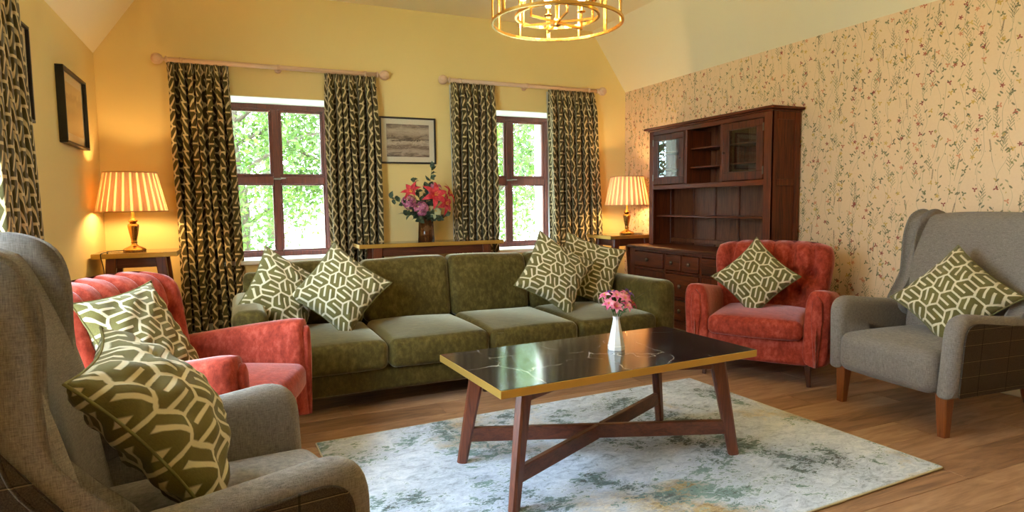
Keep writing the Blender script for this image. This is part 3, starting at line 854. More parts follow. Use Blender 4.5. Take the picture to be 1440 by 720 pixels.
def curtain(label, x0, x1, bx0, bx1, z0, z1, swap, folds, seed, lead=0):
    """pinch-pleated curtain: x0..x1 at the heading, bx0..bx1 at the hem"""
    rr = random.Random(seed); t = thing('curtain', label, 'curtain', group='patterned curtains')
    ph = [rr.uniform(-0.25, 0.25) for _ in range(folds + 2)]; am = [rr.uniform(0.75, 1.15) for _ in range(folds + 2)]
    CELL = 0.132
    def pos(u, v, off=0.0):
        # v: 0 hem .. 1 heading
        s = u * folds; i = int(min(folds - 1, s)); f = s - i
        a0 = am[i] * (1 - f) + am[i + 1] * f
        h = min(1, (1 - v) / 0.10)                          # pinched heading
        A = (0.016 + 0.040 * h) * a0 * (1 + 0.2 * (1 - v))
        phase = 2 * PI * (s + 0.06 * math.sin(v * 4 + ph[i] * 8))
        w_ = math.cos(phase + PI); w_ = math.tanh(2.4 * (w_ + 0.28)) ; yy = -0.075 - A * w_
        g = (1 - v) ** 0.8
        xa = x0 + (x1 - x0) * u; xb = bx0 + (bx1 - bx0) * u
        x = xa * (1 - g) + xb * g + 0.012 * h * math.sin(2 * phase) * a0
        x += 0.008 * math.sin(v * 7 + i * 1.7) * h * (1 if 0.03 < u < 0.97 else 0)
        z = z0 + (z1 - z0) * v
        return swap(x, yy - 0.002 + off, z)
    nu, nv = folds * 14, 46
    # arc length along u at mid height for UVs
    P = [Vector(pos(i / nu, 0.5)) for i in range(nu + 1)]; L = [0]
    for a, b in zip(P[:-1], P[1:]): L.append(L[-1] + (b - a).length)
    uv = lambda u, v: ((z0 + (z1 - z0) * v) / CELL, L[int(round(u * nu))] / (CELL * 0.85) + seed * 0.4)
    q = MB(); q.grid(lambda u, v: pos(u, v), nu, nv, True, uv); q.obj('drape', m_curt, t, fix=False)
    q = MB(); q.grid(lambda u, v: (lambda s_: swap(s_[0], -0.005 + 0.003 * math.sin(2 * PI * u * folds), s_[2]))((x0 + (x1 - x0) * u * 0.98 + 0.01 * (x1 - x0) + ((bx0 - x0) + ((bx1 - bx0) - (x1 - x0)) * u) * (1 - v) ** 0.8, 0, z0 + 0.02 + (z1 - z0 - 0.03) * v)), nu // 2, 24, True); q.obj('lining', m_lining, t, fix=False)
    q = MB()
    for j in range(folds):                                   # pinch stitches
        u = (j + 0.75) / folds; p = pos(u, 0.955); q.rbox(p, (0.012, 0.012, 0.012), 0.005, 1, 1)
    q.obj('heading_stitching', m_curt, t)
    return t
RZ = 2.322
rail('cream wooden curtain rail over the window beside the left lamp', -0.455, 1.235, RZ, sb)
rail('cream wooden curtain rail over the window nearer the dresser', 1.945, 3.59, RZ, sb)
CZ = (0.02, 2.305)
curtain('left curtain of the window beside the left lamp', -0.465, -0.005, -0.44, 0.055, *CZ, sb, 7, 1)
curtain('right curtain of the window beside the left lamp', 0.775, 1.235, 0.785, 1.275, *CZ, sb, 7, 2)
curtain('left curtain of the window nearer the dresser', 1.955, 2.425, 1.975, 2.43, *CZ, sb, 7, 3)
curtain('right curtain of the window nearer the dresser', 3.02, 3.57, 3.06, 3.67, *CZ, sb, 8, 4)
slc = lambda a, b, c: (XL - b, a, c)
rail('cream wooden curtain rail on the left wall above the near curtain', 0.45, 3.62, RZ, slc)
curtain('curtain hanging on the left wall at the far left edge', 3.02, 3.50, 3.08, 3.72, *CZ, slc, 7, 5)

m_mat = plain('picture_mount', (232, 222, 200), 0.8)
def print_mat(name, kind):
    k = M(name); x, y, z = k.xyz(k.coord('Generated')); v = k.coord('Generated')
    if kind == 'sea':
        n = k.noise(k.map(v, scale=(2.0, 0.0, 4.5)), 2.2, 7, 0.68, 1.2)
        t = (z + (n - 0.5) * 0.55)
        c = k.ramp(t, [(0.0, lin((92, 78, 72))), (0.16, lin((188, 170, 152))), (0.30, lin((110, 92, 84))), (0.44, lin((206, 190, 172))), (0.52, lin((62, 50, 48))), (0.62, lin((150, 132, 118))), (0.80, lin((196, 178, 158))), (1.0, lin((112, 98, 92)))])
    else:
        n = k.noise(k.map(v, scale=(3, 3, 3)), 2.0, 4, 0.6, 0.6)
        hill = z + (n - 0.5) * 0.5
        c = k.ramp(hill, [(0.2, lin((196, 158, 112))), (0.45, lin((160, 122, 86))), (0.6, lin((188, 150, 108))), (0.7, lin((138, 104, 76))), (0.85, lin((206, 172, 128)))])
    return k.set(color=c, rough=0.7)
def picture(label, a0, a1, z0, z1, swap, fw, depth, mount, kind):
    t = thing('framed_picture', label, 'picture')
    q = MB()
    for lo, hi in (((a0, -depth, z1 - fw), (a1, 0, z1)), ((a0, -depth, z0), (a1, 0, z0 + fw)), ((a0, -depth, z0 + fw), (a0 + fw, 0, z1 - fw)), ((a1 - fw, -depth, z0 + fw), (a1, 0, z1 - fw))): q.box(lo, hi, 0.002)
    q.xf(swap); q.obj('frame', m_black, t)
    q = MB(); q.box((a0 + fw, -depth * 0.45, z0 + fw), (a1 - fw, -0.002, z1 - fw)); q.xf(swap); q.obj('mount', m_mat, t)
    q = MB(); q.box((a0 + fw + mount, -depth * 0.45 - 0.002, z0 + fw + mount), (a1 - fw - mount, -depth * 0.45, z1 - fw - mount)); q.xf(swap); q.obj('print', print_mat('print_' + kind, kind), t)
    q = MB(); q.box((a0 + fw, -depth * 0.62 - 0.002, z0 + fw), (a1 - fw, -depth * 0.62, z1 - fw)); q.xf(swap); q.obj('glazing', m_pglass, t)
picture('black-framed sea photograph between the two windows', 1.262, 1.808, 1.52, 1.958, sb, 0.016, 0.03, 0.05, 'sea')
picture('black-framed sepia landscape on the left wall above the lamp', 4.66, 5.30, 1.535, 2.01, slc, 0.016, 0.045, 0.06, 'land')
picture('black-framed picture half hidden behind the far left curtain', 3.60, 4.05, 1.575, 2.07, slc, 0.016, 0.03, 0.06, 'land2')

# ---------------------------------------------------------------- lamp tables, console, coffee table
def table_top(t, w, d, z, th, off=(0, 0)):
    ox, oy = off
    q = MB(); q.box((ox - w / 2, oy - d / 2, z - th), (ox + w / 2, oy + d / 2, z - 0.0015), 0.0015); q.obj('edge_band', m_gold, t)
    q = MB(); q.box((ox - w / 2 + 0.0025, oy - d / 2 + 0.0025, z - 0.006), (ox + w / 2 - 0.0025, oy + d / 2 - 0.0025, z), 0.0008); q.obj('tabletop', m_marble, t)
def small_table(name, label, cat, loc, w, d, h, lx, ly, splay, rz=0.0, lw=0.05):
    t = thing(name, label, cat, loc, rz, 'matching gold-edged tables'); th = 0.036
    table_top(t, w, d, h, th)
    zt = h - th
    for sx in (-1, 1):
        for sy in (-1, 1):
            q = MB(); q.bar((sx * lx, sy * ly, zt), (sx * (lx + splay), sy * (ly + splay * 0.3), 0), lw * 1.15, lw * 0.9, lw * 0.72, lw * 0.62, up=(0, 1, 0), ch=0.005); q.obj('leg', m_walnut, t)
    for sy in (-1, 1):
        q = MB(); q.box((-lx, sy * ly - 0.011, zt - 0.075), (lx, sy * ly + 0.011, zt), 0.002); q.obj('apron', m_walnuth, t)
    for sx in (-1, 1):
        q = MB(); q.box((sx * lx - 0.011, -ly, zt - 0.075), (sx * lx + 0.011, ly, zt), 0.002); q.obj('apron', m_walnuth, t)
    return t
LT = (-0.685, 5.44); RT = (3.66, 5.42)
small_table('lamp_table', 'small gold-edged table under the left lamp', 'side table', (LT[0], LT[1], 0), 0.54, 0.45, 0.80, 0.155, 0.15, 0.075, lw=0.06)
small_table('lamp_table', 'small gold-edged table under the lamp beside the dresser', 'side table', (RT[0], RT[1], 0), 0.58, 0.45, 0.80, 0.18, 0.15, 0.075, lw=0.06)
small_table('console_table', 'long gold-edged console table behind the sofa', 'console table', (1.63, 5.55, 0), 1.35, 0.32, 0.79, 0.51, 0.11, 0.05, lw=0.07)

ct = thing('coffee_table', 'black marble coffee table with gold edge on crossed walnut legs', 'coffee table', (1.405, 2.255, 0), math.radians(3.0))
TZ = 0.482
table_top(ct, 1.235, 0.60, TZ, 0.031)
LEG = {}
for sx in (-1, 1):
    for sy in (-1, 1):
        foot = Vector((sx * 0.545, sy * 0.245, 0.010)); top = Vector((sx * 0.475, sy * 0.205, TZ - 0.031)); LEG[sx, sy] = (foot, top)
        d = Vector((sx * 0.8, sy * 0.45, 0)).normalized()
        q = MB(); q.bar(top, foot, 0.040, 0.066, 0.034, 0.044, up=d, ch=0.008); q.obj('leg', m_walnut, ct)
at = lambda k, z: LEG[k][0].lerp(LEG[k][1], (z - 0.010) / (TZ - 0.041))
for (z, hgt, nm) in ((0.135, 0.062, 'cross_stretcher'), (TZ - 0.031 - 0.028, 0.056, 'cross_brace')):
    for i, (k1, k2) in enumerate((((-1, 1), (1, -1)), ((-1, -1), (1, 1)))):
        a, b = at(k1, z), at(k2, z)
        q = MB()
        if i == 0: q.bar(a, b, 0.024, hgt, ch=0.003)
        else:
            mid = (a + b) / 2; g = (b - a).normalized() * 0.02
            q.bar(a, mid - g, 0.024, hgt, ch=0.003); q.bar(mid + g, b, 0.024, hgt, ch=0.003)
        q.obj(nm, m_walnuth, ct)

# rug
rg = thing('rug', 'grey teal and ochre abstract rug under the coffee table', 'rug', (1.475, 2.275, 0), math.radians(2.4))
q = MB(); q.rbox((0, 0, 0.0055), (2.29, 1.51, 0.009), 0.004, 2, 6); q.obj('pile', m_rug, rg)
q = MB(); 
pts = round_poly([(-1.147, -0.757), (1.147, -0.757), (1.147, 0.757), (-1.147, 0.757)], 0.01, 3)
q.loop([(x, y, 0.0048) for x, y in pts], 0.0042, 6); q.obj('binding', m_rugedge, rg)

# ---------------------------------------------------------------- table lamps
def table_lamp(label, loc, R=0.235, seed=0):
    t = thing('table_lamp', label, 'table lamp', loc, 0, 'brass table lamps')
    q = MB(); q.lathe([(0.076, 0.0), (0.078, 0.012), (0.070, 0.020), (0.052, 0.030), (0.030, 0.040), (0.020, 0.050), (0.018, 0.062)], 8, smooth=False); q.obj('foot', m_abrass, t)
    fl = lambda a, z: 1 + 0.045 * math.cos(10 * a)
    q = MB(); q.lathe([(0.018, 0.060), (0.022, 0.066), (0.018, 0.072), (0.020, 0.09), (0.030, 0.14), (0.037, 0.185), (0.036, 0.20), (0.026, 0.208), (0.020, 0.214)], 40, flute=fl); q.obj('body', m_abrass, t)
    q = MB(); q.lathe([(0.020, 0.212), (0.030, 0.222), (0.032, 0.232), (0.022, 0.240), (0.013, 0.252), (0.011, 0.275), (0.011, 0.335), (0.004, 0.336)], 20); q.obj('neck', m_abrass, t)
    z0, z1, R1 = 0.300, 0.590, R * 0.74; N = 52
    def sh(u, v, r0=0.0):
        a = 2 * PI * u; rr = R + (R1 - R) * v
        rr *= 1 + 0.014 * (1 if (int(round(u * N * 2)) % 4) in (0, 1) else -1)
        return ((rr + r0) * math.cos(a), (rr + r0) * math.sin(a), z0 + (z1 - z0) * v)
    q = MB(); q.grid(lambda u, v: sh(u, v), N * 2, 6, False, lambda u, v: (u, v)); q.obj('shade', m_shade, t, fix=False)
    for (z, r) in ((z0, R), (z1, R1)):
        q = MB(); q.loop([(r * 1.012 * math.cos(2 * PI * k / 48), r * 1.012 * math.sin(2 * PI * k / 48), z) for k in range(48)], 0.005, 6); q.obj('shade_trim', m_trim, t)
    q = MB()
    for k in range(3):
        a = 2 * PI * k / 3 + 0.4; q.tube([(0, 0, 0.318), (R * 0.97 * math.cos(a), R * 0.97 * math.sin(a), 0.306)], 0.0022, 6)
    q.obj('shade_carrier', m_abrass, t)
    q = MB(); q.lathe([(0.003, 0.335), (0.013, 0.340), (0.015, 0.36), (0.027, 0.395), (0.029, 0.415), (0.022, 0.438), (0.004, 0.447)], 14); q.obj('bulb', m_bulblamp, t)
    return t
TL = table_lamp('brass table lamp with lit pleated shade beside the left curtain', (-0.715, 5.46, 0.80))
q = MB(); q.tube(spline([(-0.06, -0.04, 0.008), (-0.13, 0.0, 0.006), (-0.17, -0.05, 0.006), (-0.15, -0.15, 0.006), (-0.17, -0.26, 0.006), (-0.175, -0.272, -0.02), (-0.16, -0.27, -0.15), (-0.17, -0.25, -0.5), (-0.15, -0.2, -0.79)], 6), 0.0035, 6); q.obj('cord', m_cord, TL)
TR = table_lamp('brass table lamp with lit pleated shade beside the dresser', (3.70, 5.40, 0.80), 0.225)
q = MB(); q.tube(spline([(0.06, -0.04, 0.008), (0.13, -0.06, 0.006), (0.17, -0.02, 0.006), (0.10, 0.06, 0.006), (0.16, 0.14, 0.006)], 6), 0.0035, 6); q.obj('cord', m_cord, TR)

# ---------------------------------------------------------------- chandelier
CX, CYY, CZ0 = 1.339, 2.497, 1.914
ch = thing('chandelier', 'brass drum chandelier with candle bulbs hanging over the coffee table', 'chandelier', (CX, CYY, CZ0))
RR = 0.287; HT = 0.36
def flat_ring(r, w, h, z, n=64):
    q = MB(); prof = [(r - w / 2, z), (r + w / 2, z), (r + w / 2, z + h), (r - w / 2, z + h)]
    V, F = [], []
    for k in range(n):
        a = 2 * PI * k / n; V += [(p * math.cos(a), p * math.sin(a), zz) for p, zz in prof]
    for k in range(n):
        k2 = (k + 1) % n
        for i in range(4): F.append([k * 4 + i, k2 * 4 + i, k2 * 4 + (i + 1) % 4, k * 4 + (i + 1) % 4])
    return q.add(V, F, False)
for z, r in ((0, RR), (HT, RR), (0.028, 0.183), (HT - 0.03, 0.183)):
    flat_ring(r, 0.010, 0.012, z).obj('ring', m_brass, ch)
for k in range(12):
    a = 2 * PI * (k + 0.35) / 12
    M4 = Matrix.Rotation(a, 4, 'Z')
    q = MB(); q.box((RR - 0.004, -0.005 if k % 2 else -0.009, 0.006), (RR + 0.004, 0.005 if k % 2 else 0.009, HT + 0.006), 0.001, M4); q.obj('bar', m_brass, ch)
q = MB(); q.lathe([(0.004, -0.012), (0.014, -0.008), (0.016, 0.0), (0.016, 0.022), (0.009, 0.028), (0.009, HT + 0.02)], 16); q.obj('hub', m_brass, ch)
for k in range(6):
    a = 2 * PI * k / 6 + 0.30; ca, sa = math.cos(a), math.sin(a); ra = 0.158
    q = MB(); q.bar((0.012 * ca, 0.012 * sa, 0.008), (ra * ca, ra * sa, 0.008), 0.006, 0.010); q.bar((ra * ca, ra * sa, 0.003), (ra * ca, ra * sa, 0.085), 0.006, 0.010); arm = q.obj('arm', m_brass, ch)
    q = MB(); q.lathe([(0.018, 0.082), (0.020, 0.086), (0.011, 0.090), (0.011, 0.115), (0.009, 0.117)], 14, (ra * ca, ra * sa, 0)); q.obj('candle_holder', m_brass, arm)
    q = MB(); q.lathe([(0.006, 0.117), (0.010, 0.122), (0.016, 0.140), (0.0165, 0.152), (0.012, 0.172), (0.006, 0.192), (0.002, 0.205)], 12, (ra * ca, ra * sa, 0)); q.obj('bulb', m_bulbch, ch)
for k in range(4):
    a = PI / 2 * k; q = MB(); q.bar((0, 0, HT + 0.006), (RR * math.cos(a), RR * math.sin(a), HT + 0.006), 0.006, 0.008); q.obj('spoke', m_brass, ch)
q = MB(); q.tube([(0, 0, HT), (0, 0, HC - CZ0 - 0.02)], 0.007, 10); q.obj('drop_rod', m_brass, ch)
q = MB(); q.lathe([(0.008, HC - CZ0 - 0.045), (0.05, HC - CZ0 - 0.03), (0.062, HC - CZ0 - 0.012), (0.062, HC - CZ0)], 24); q.obj('ceiling_rose', m_brass, ch)
# ---------------------------------------------------------------- sofa
sofa = thing('sofa', 'long olive green velvet sofa with four seat cushions below the windows', 'sofa', (1.33, 3.80, 0))
O = Vector((1.33, 3.80, 0))
def sp(q, nm, mat=None, parent=None):
    q.xf(lambda a, b, c: (a - O.x, b - O.y, c - O.z)); return q.obj(nm, mat or m_green, parent or sofa)
q = MB(); q.rbox((1.33, 3.82, 0.17), (2.62, 0.92, 0.14), 0.03, 3, 8); sp(q, 'base')
XS = [0.135, 0.732, 1.328, 1.924, 2.52]
rs = random.Random(4)
for i in range(4):
    w = XS[i + 1] - XS[i] - 0.006; cx = (XS[i] + XS[i + 1]) / 2; ph = rs.random() * 6
    def puff(p, h, ph=ph):
        x, y, z = p; k = (1 - (x / h[0]) ** 2) * (1 - (y / h[1]) ** 2)
        if z > 0: z += 0.022 * max(0, k) ** 0.7 + 0.003 * math.sin(9 * x + 5 * y + ph)
        if y < -h[1] * 0.8: y -= 0.012 * (1 - (x / h[0]) ** 2) - 0.0022 * math.sin(55 * x + ph) * (1 if z > 0 else 0.2)
        return (x, y, z)
    q = MB(); q.rbox((cx, 3.66, 0.308), (w, 0.70, 0.158), 0.042, 4, 16, puff); sc_ = sp(q, 'seat_cushion')
    q = MB(); pts = round_poly([(cx - w / 2 + .012, 3.315), (cx + w / 2 - .012, 3.315), (cx + w / 2 - .012, 4.0), (cx - w / 2 + .012, 4.0)], 0.05, 5)
    q.loop([(x, y - 0.006 * (1 - min(1, ((x - cx) / (w / 2)) ** 2)) * (y < 3.4), 0.366) for x, y in pts], 0.0035, 6); sp(q, 'seam', None, sc_)
    def bk(p, h, ph=ph):
        x, y, z = p; k = max(0, (1 - (x / h[0]) ** 2) * (1 - (z / h[2]) ** 2))
        if y < 0: y -= 0.03 * k ** 0.6
        z += 0.006 * math.sin(2.2 * x / h[0] + ph) * (z > 0.1)
        y += (z + 0.2) * 0.20
        return (x, y, z)
    q = MB(); q.rbox((cx, 4.085, 0.565), (w, 0.15, 0.41), 0.045, 4, 12, bk); sp(q, 'back_cushion')
q = MB(); q.rbox((1.33, 4.265, 0.40), (2.62, 0.11, 0.60), 0.04, 3, 8, lambda p, h: (p[0], p[1] + (p[2] + .3) * 0.12, p[2])); sp(q, 'back_frame')
for sx, xa, xb in ((-1, -0.045, 0.13), (1, 2.525, 2.705)):
    ol = round_poly([(3.345, 0.10), (4.28, 0.10), (4.28, 0.585), (3.345, 0.600)], [0.02, 0.03, 0.05, 0.075], 6)
    q = MB(); xc = (xa + xb) / 2; q.slab(ol, xb - xa, 0.055, lambda a, b, c, xc=xc: (xc + c, a, b), 4, 0.006); sp(q, 'arm')
for x in (0.02, 1.33, 2.64):
    for y in (3.42, 4.2):
        q = MB(); q.lathe([(0.018, 0), (0.026, 0.102)], 12, (x, y, 0)); sp(q, 'foot', m_dkleg)

# ---------------------------------------------------------------- cushions
def cushion(label, c, normal, top, size=0.43, T=0.15, spin=0.0, squash=0.085, seed=0):
    """scatter cushion; 'top' is the direction its upper corner points"""
    rr = random.Random(seed)
    n = Vector(normal).normalized(); d = Vector(top); d = (d - n * d.dot(n)).normalized(); e = d.cross(n)
    # cushion axes at 45 degrees to the diagonal
    ax, ay = (d - e).normalized(), (d + e).normalized()
    R = Matrix((ax, ay, ax.cross(ay))).transposed()
    if ax.cross(ay).dot(n) < 0: ax, ay = ay, ax; R = Matrix((ax, ay, ax.cross(ay))).transposed()
    t = thing('scatter_cushion', label, 'cushion', c, 0, 'meander-weave scatter cushions'); t.rotation_euler = R.to_euler()
    H = size / 2; a1, a2, a3 = rr.uniform(0, 6), rr.uniform(0, 6), rr.uniform(0, 6); CE = 0.102
    def P(u, v, sd):
        x, y = 2 * u - 1, 2 * v - 1
        cx = H * x * (1 - squash * 1.3 * (1 - y * y)); cyy = H * y * (1 - squash * 1.3 * (1 - x * x))
        k = max(0, (1 - x * x) * (1 - y * y))
        z = sd * T * 0.62 * (k ** 0.50) * (1 + 0.08 * math.sin(3 * x + a1) * math.sin(2.5 * y + a2))
        edge = max(abs(x), abs(y))
        z += 0.006 * math.sin(11 * x + a2) * math.sin(9 * y + a3) * (edge ** 2) * (1 - edge) * 14
        z += 0.014 * (x * x * math.sin(a1) + y * y * math.sin(a2))
        return (cx, cyy, z)
    q = MB()
    for sd in (1, -1):
        q.grid(lambda u, v: P(u, v, sd), 30, 30, True, lambda u, v: ((u * size / CE) + 0.3 + sd, (v * size / CE) + 0.2), flip=sd < 0)
    q.obj('cover', m_cush, t)
    q = MB(); pts = []
    for k in range(120):
        s_ = k / 30; i = int(s_); f = s_ - i
        u, v = [(f, 0), (1, f), (1 - f, 1), (0, 1 - f)][i]; pts.append(P(u, v, 0))
    q.loop(pts, 0.0035, 6); q.obj('edge_seam', m_cushpipe, t)
    return t
cushion('patterned cushion at the far left end of the sofa against the arm', (0.235, 3.80, 0.615), (0.42, -0.88, 0.32), (-0.26, 0.15, 1), 0.43, 0.15, seed=1)
cushion('patterned cushion on the left of the sofa in front of its neighbour', (0.540, 3.70, 0.640), (-0.12, -0.92, 0.40), (-0.05, 0.35, 1), 0.425, 0.15, seed=2)
cushion('patterned cushion on the right of the sofa nearest its middle', (1.965, 3.72, 0.645), (-0.05, -0.93, 0.36), (-0.20, 0.35, 1), 0.45, 0.16, seed=3)
cushion('patterned cushion tucked behind another by the right sofa arm', (2.33, 3.90, 0.635), (-0.42, -0.86, 0.30), (-0.42, 0.25, 1), 0.45, 0.15, seed=4)

# ---------------------------------------------------------------- rust velvet tub chairs
def tub_chair(label, loc, rz):
    t = thing('tub_chair', label, 'armchair', loc, rz, 'rust velvet tub chairs')
    q = MB(); q.rbox((0, -0.03, 0.215), (0.62, 0.64, 0.17), 0.03, 3, 8, lambda p, h: (p[0], p[1] - 0.015 * (1 - (p[0] / h[0]) ** 2) * (p[1] < 0), p[2])); q.obj('seat_base', m_red, t)
    # seat cushion
    def puff(p, h):
        x, y, z = p; k = max(0, (1 - (x / h[0]) ** 2) * (1 - (y / h[1]) ** 2))
        if z > 0: z += 0.03 * k ** 0.6
        if y < 0: y -= 0.03 * (1 - (x / h[0]) ** 2)
        return (x, y, z)
    q = MB(); q.rbox((0, -0.095, 0.345), (0.555, 0.62, 0.115), 0.04, 4, 12, puff); sc_ = q.obj('seat_cushion', m_red, t)
    for z in (0.312, 0.383):
        pts = round_poly([(-.272, -.392), (.272, -.392), (.272, .2), (-.272, .2)], 0.05, 5)
        q = MB(); q.loop([(x, y - 0.030 * (1 - min(1, (x / 0.277) ** 2)) * (y < -0.2), z) for x, y in pts], 0.004, 6); q.obj('piping', m_piping, sc_)
    # deep-buttoned back: wider at the top, curving round the sitter
    btn = [(-0.68, 0.66), (-0.34, 0.66), (0.0, 0.66), (0.34, 0.66), (0.68, 0.66), (-0.51, 0.44), (-0.17, 0.44), (0.17, 0.44), (0.51, 0.44)]
    TH = 0.17
    def B(u, v, sd):
        x, w = 2 * u - 1, v
        hw = 0.315 + 0.085 * w ** 0.8
        # rounded upper corners
        wt = max(0.0, (w - 0.72) / 0.28); hw -= 0.035 * wt ** 3
        zz = 0.22 + 0.625 * w - 0.035 * (abs(x) ** 5) * w ** 2
        k = max(0, 1 - abs(x) ** 8) ** 0.5 * max(0, 1 - (2 * w - 1) ** 10) ** 0.5
        y0 = 0.235 + 0.135 * w - 0.075 * x * x * (0.5 + 0.5 * w)
        th = TH * 0.5 * k * (1 - 0.15 * w)
        if sd < 0:                                   # front: channels and buttons
            ch = 0.0
            for bx, bv in btn: ch = max(ch, 0.075 * math.exp(-(((x - bx) / 0.10) ** 2 + ((w - bv) / 0.075) ** 2)))
            ch = max(ch, 0.046 * max(0, min(1, (w - 0.62) / 0.06)) * max(math.exp(-((x - b) / 0.05) ** 2) for b in (-0.68, -0.34, 0, 0.34, 0.68)))
            for (a, b) in ((0, 5), (1, 5), (1, 6), (2, 6), (2, 7), (3, 7), (3, 8), (4, 8)):
                p0, p1 = btn[a], btn[b]; dx, dv = p1[0] - p0[0], p1[1] - p0[1]; L2 = dx * dx + dv * dv
                s_ = max(0, min(1, ((x - p0[0]) * dx + (w - p0[1]) * dv) / L2)); dd = math.hypot(x - p0[0] - s_ * dx, (w - p0[1] - s_ * dv) * 1.2)
                ch = max(ch, 0.040 * math.exp(-(dd / 0.045) ** 2))
            y = y0 - th - 0.056 * k + ch * k; zz -= 0.22 * ch * max(0, (w - 0.85) / 0.15)
        else: y = y0 + th
        return (hw * x, y, zz)
    q = MB()
    q.grid(lambda u, v: B(u, v, -1), 72, 56, True); q.grid(lambda u, v: B(u, v, 1), 72, 56, True, flip=True)
    bk = q.obj('back', m_red, t)
    for bx, bv in btn:
        p = B((bx + 1) / 2, bv, -1); q = MB(); q.lathe([(0.001, -0.006), (0.010, -0.004), (0.012, 0.0), (0.008, 0.005), (0.001, 0.007)], 10)
        q.xf(lambda a, b, c, p=p: (p[0] + a, p[1] - c - 0.004, p[2] + b)); q.obj('button', m_red, bk)
    # arms: full rounded rolls that sink towards the back, fan-pleated fronts
    for s in (-1, 1):
        ny, na = 22, 24
        def A(u, v, s=s):
            # v: 0 front .. 1 back ; u around the section
            y = -0.365 + 0.66 * v
            top = 0.600 - 0.095 * v ** 1.1; bot = 0.132
            xc = s * (0.345 + 0.018 * math.sin(v * PI)); hw = 0.082 * (1 - 0.12 * v)
            a = 2 * PI * u; cx, sn = math.cos(a), math.sin(a)
            se = lambda q_, e_: math.copysign(abs(q_) ** e_, q_)
            wz = (top - bot) / 2; zc = (top + bot) / 2
            x = xc + hw * se(cx, 0.55); z = zc + wz * se(sn, 0.30 if sn < 0 else 0.50)
            x += s * 0.020 * max(0, (z - 0.25) / 0.35)
            if v < 0.12: k = 1 - (1 - v / 0.12) ** 2 * 0.16; x = xc + (x - xc) * k; z = zc + (z - zc) * (1 - (1 - k) * 0.25)
            return (x, y, z)
        q = MB(); q.grid(lambda u, v: A(u, v), na, ny, True, closed_u=True)
        # front face with a pleated middle seam
        F = [A(k / na, 0) for k in range(na)]; c0 = (s * 0.347, -0.378, 0.36)
        rings = [F]
        for sc_ in (0.85, 0.6, 0.3, 0.0):
            rings.append([(c0[0] + (p[0] - c0[0]) * sc_, -0.365 - 0.022 * (1 - sc_) ** 0.5, (0.13 + (p[2] - 0.13) * (0.55 + 0.45 * sc_)) if sc_ < 1 else p[2]) for p in F])
        for A_, B_ in zip(rings[:-1], rings[1:]):
            q.add(A_ + B_, [[k, (k + 1) % na, na + (k + 1) % na, na + k] for k in range(na)], True)
        Bk = [A(k / na, 1) for k in range(na)]; q.add(Bk, [list(range(na))], True)
        ar = q.obj('arm', m_red, t)
        q = MB(); xm = s * 0.352
        q.slab([(xm - 0.010, 0.14), (xm + 0.010, 0.14), (xm + 0.034, 0.42), (xm + 0.026, 0.53), (xm, 0.565), (xm - 0.026, 0.53), (xm - 0.030, 0.42)], 0.03, 0.012, lambda a, b, c: (a, -0.384 + c + 0.0 * b, b), 4, 0.004)
        q.obj('fan_pleat', m_red, ar)
    for sx in (-1, 1):
        for sy in (-1, 1):
            x, y = sx * 0.30, (-0.30 if sy < 0 else 0.27)
            q = MB(); q.bar((x, y, 0.14), (x + sx * 0.012, y + sy * (0.01 if sy < 0 else 0.05), 0), 0.042, 0.042, 0.024, 0.024, up=(0, 1, 0), ch=0.006); q.obj('leg', m_dkleg, t)
    return t
fz = lambda fx, fy: math.atan2(fx, -fy)
rf = Vector((-0.827, -0.562)).normalized()
RC = Vector((3.196, 3.061))
tub_chair('rust velvet tub chair in front of the dresser', (RC.x, RC.y, 0), fz(*rf))
lf = Vector((0.915, -0.40)).normalized()
LC = Vector((-0.215, 2.865))
tub_chair('rust velvet tub chair between the sofa and the near grey chair', (LC.x, LC.y, 0), fz(*lf))

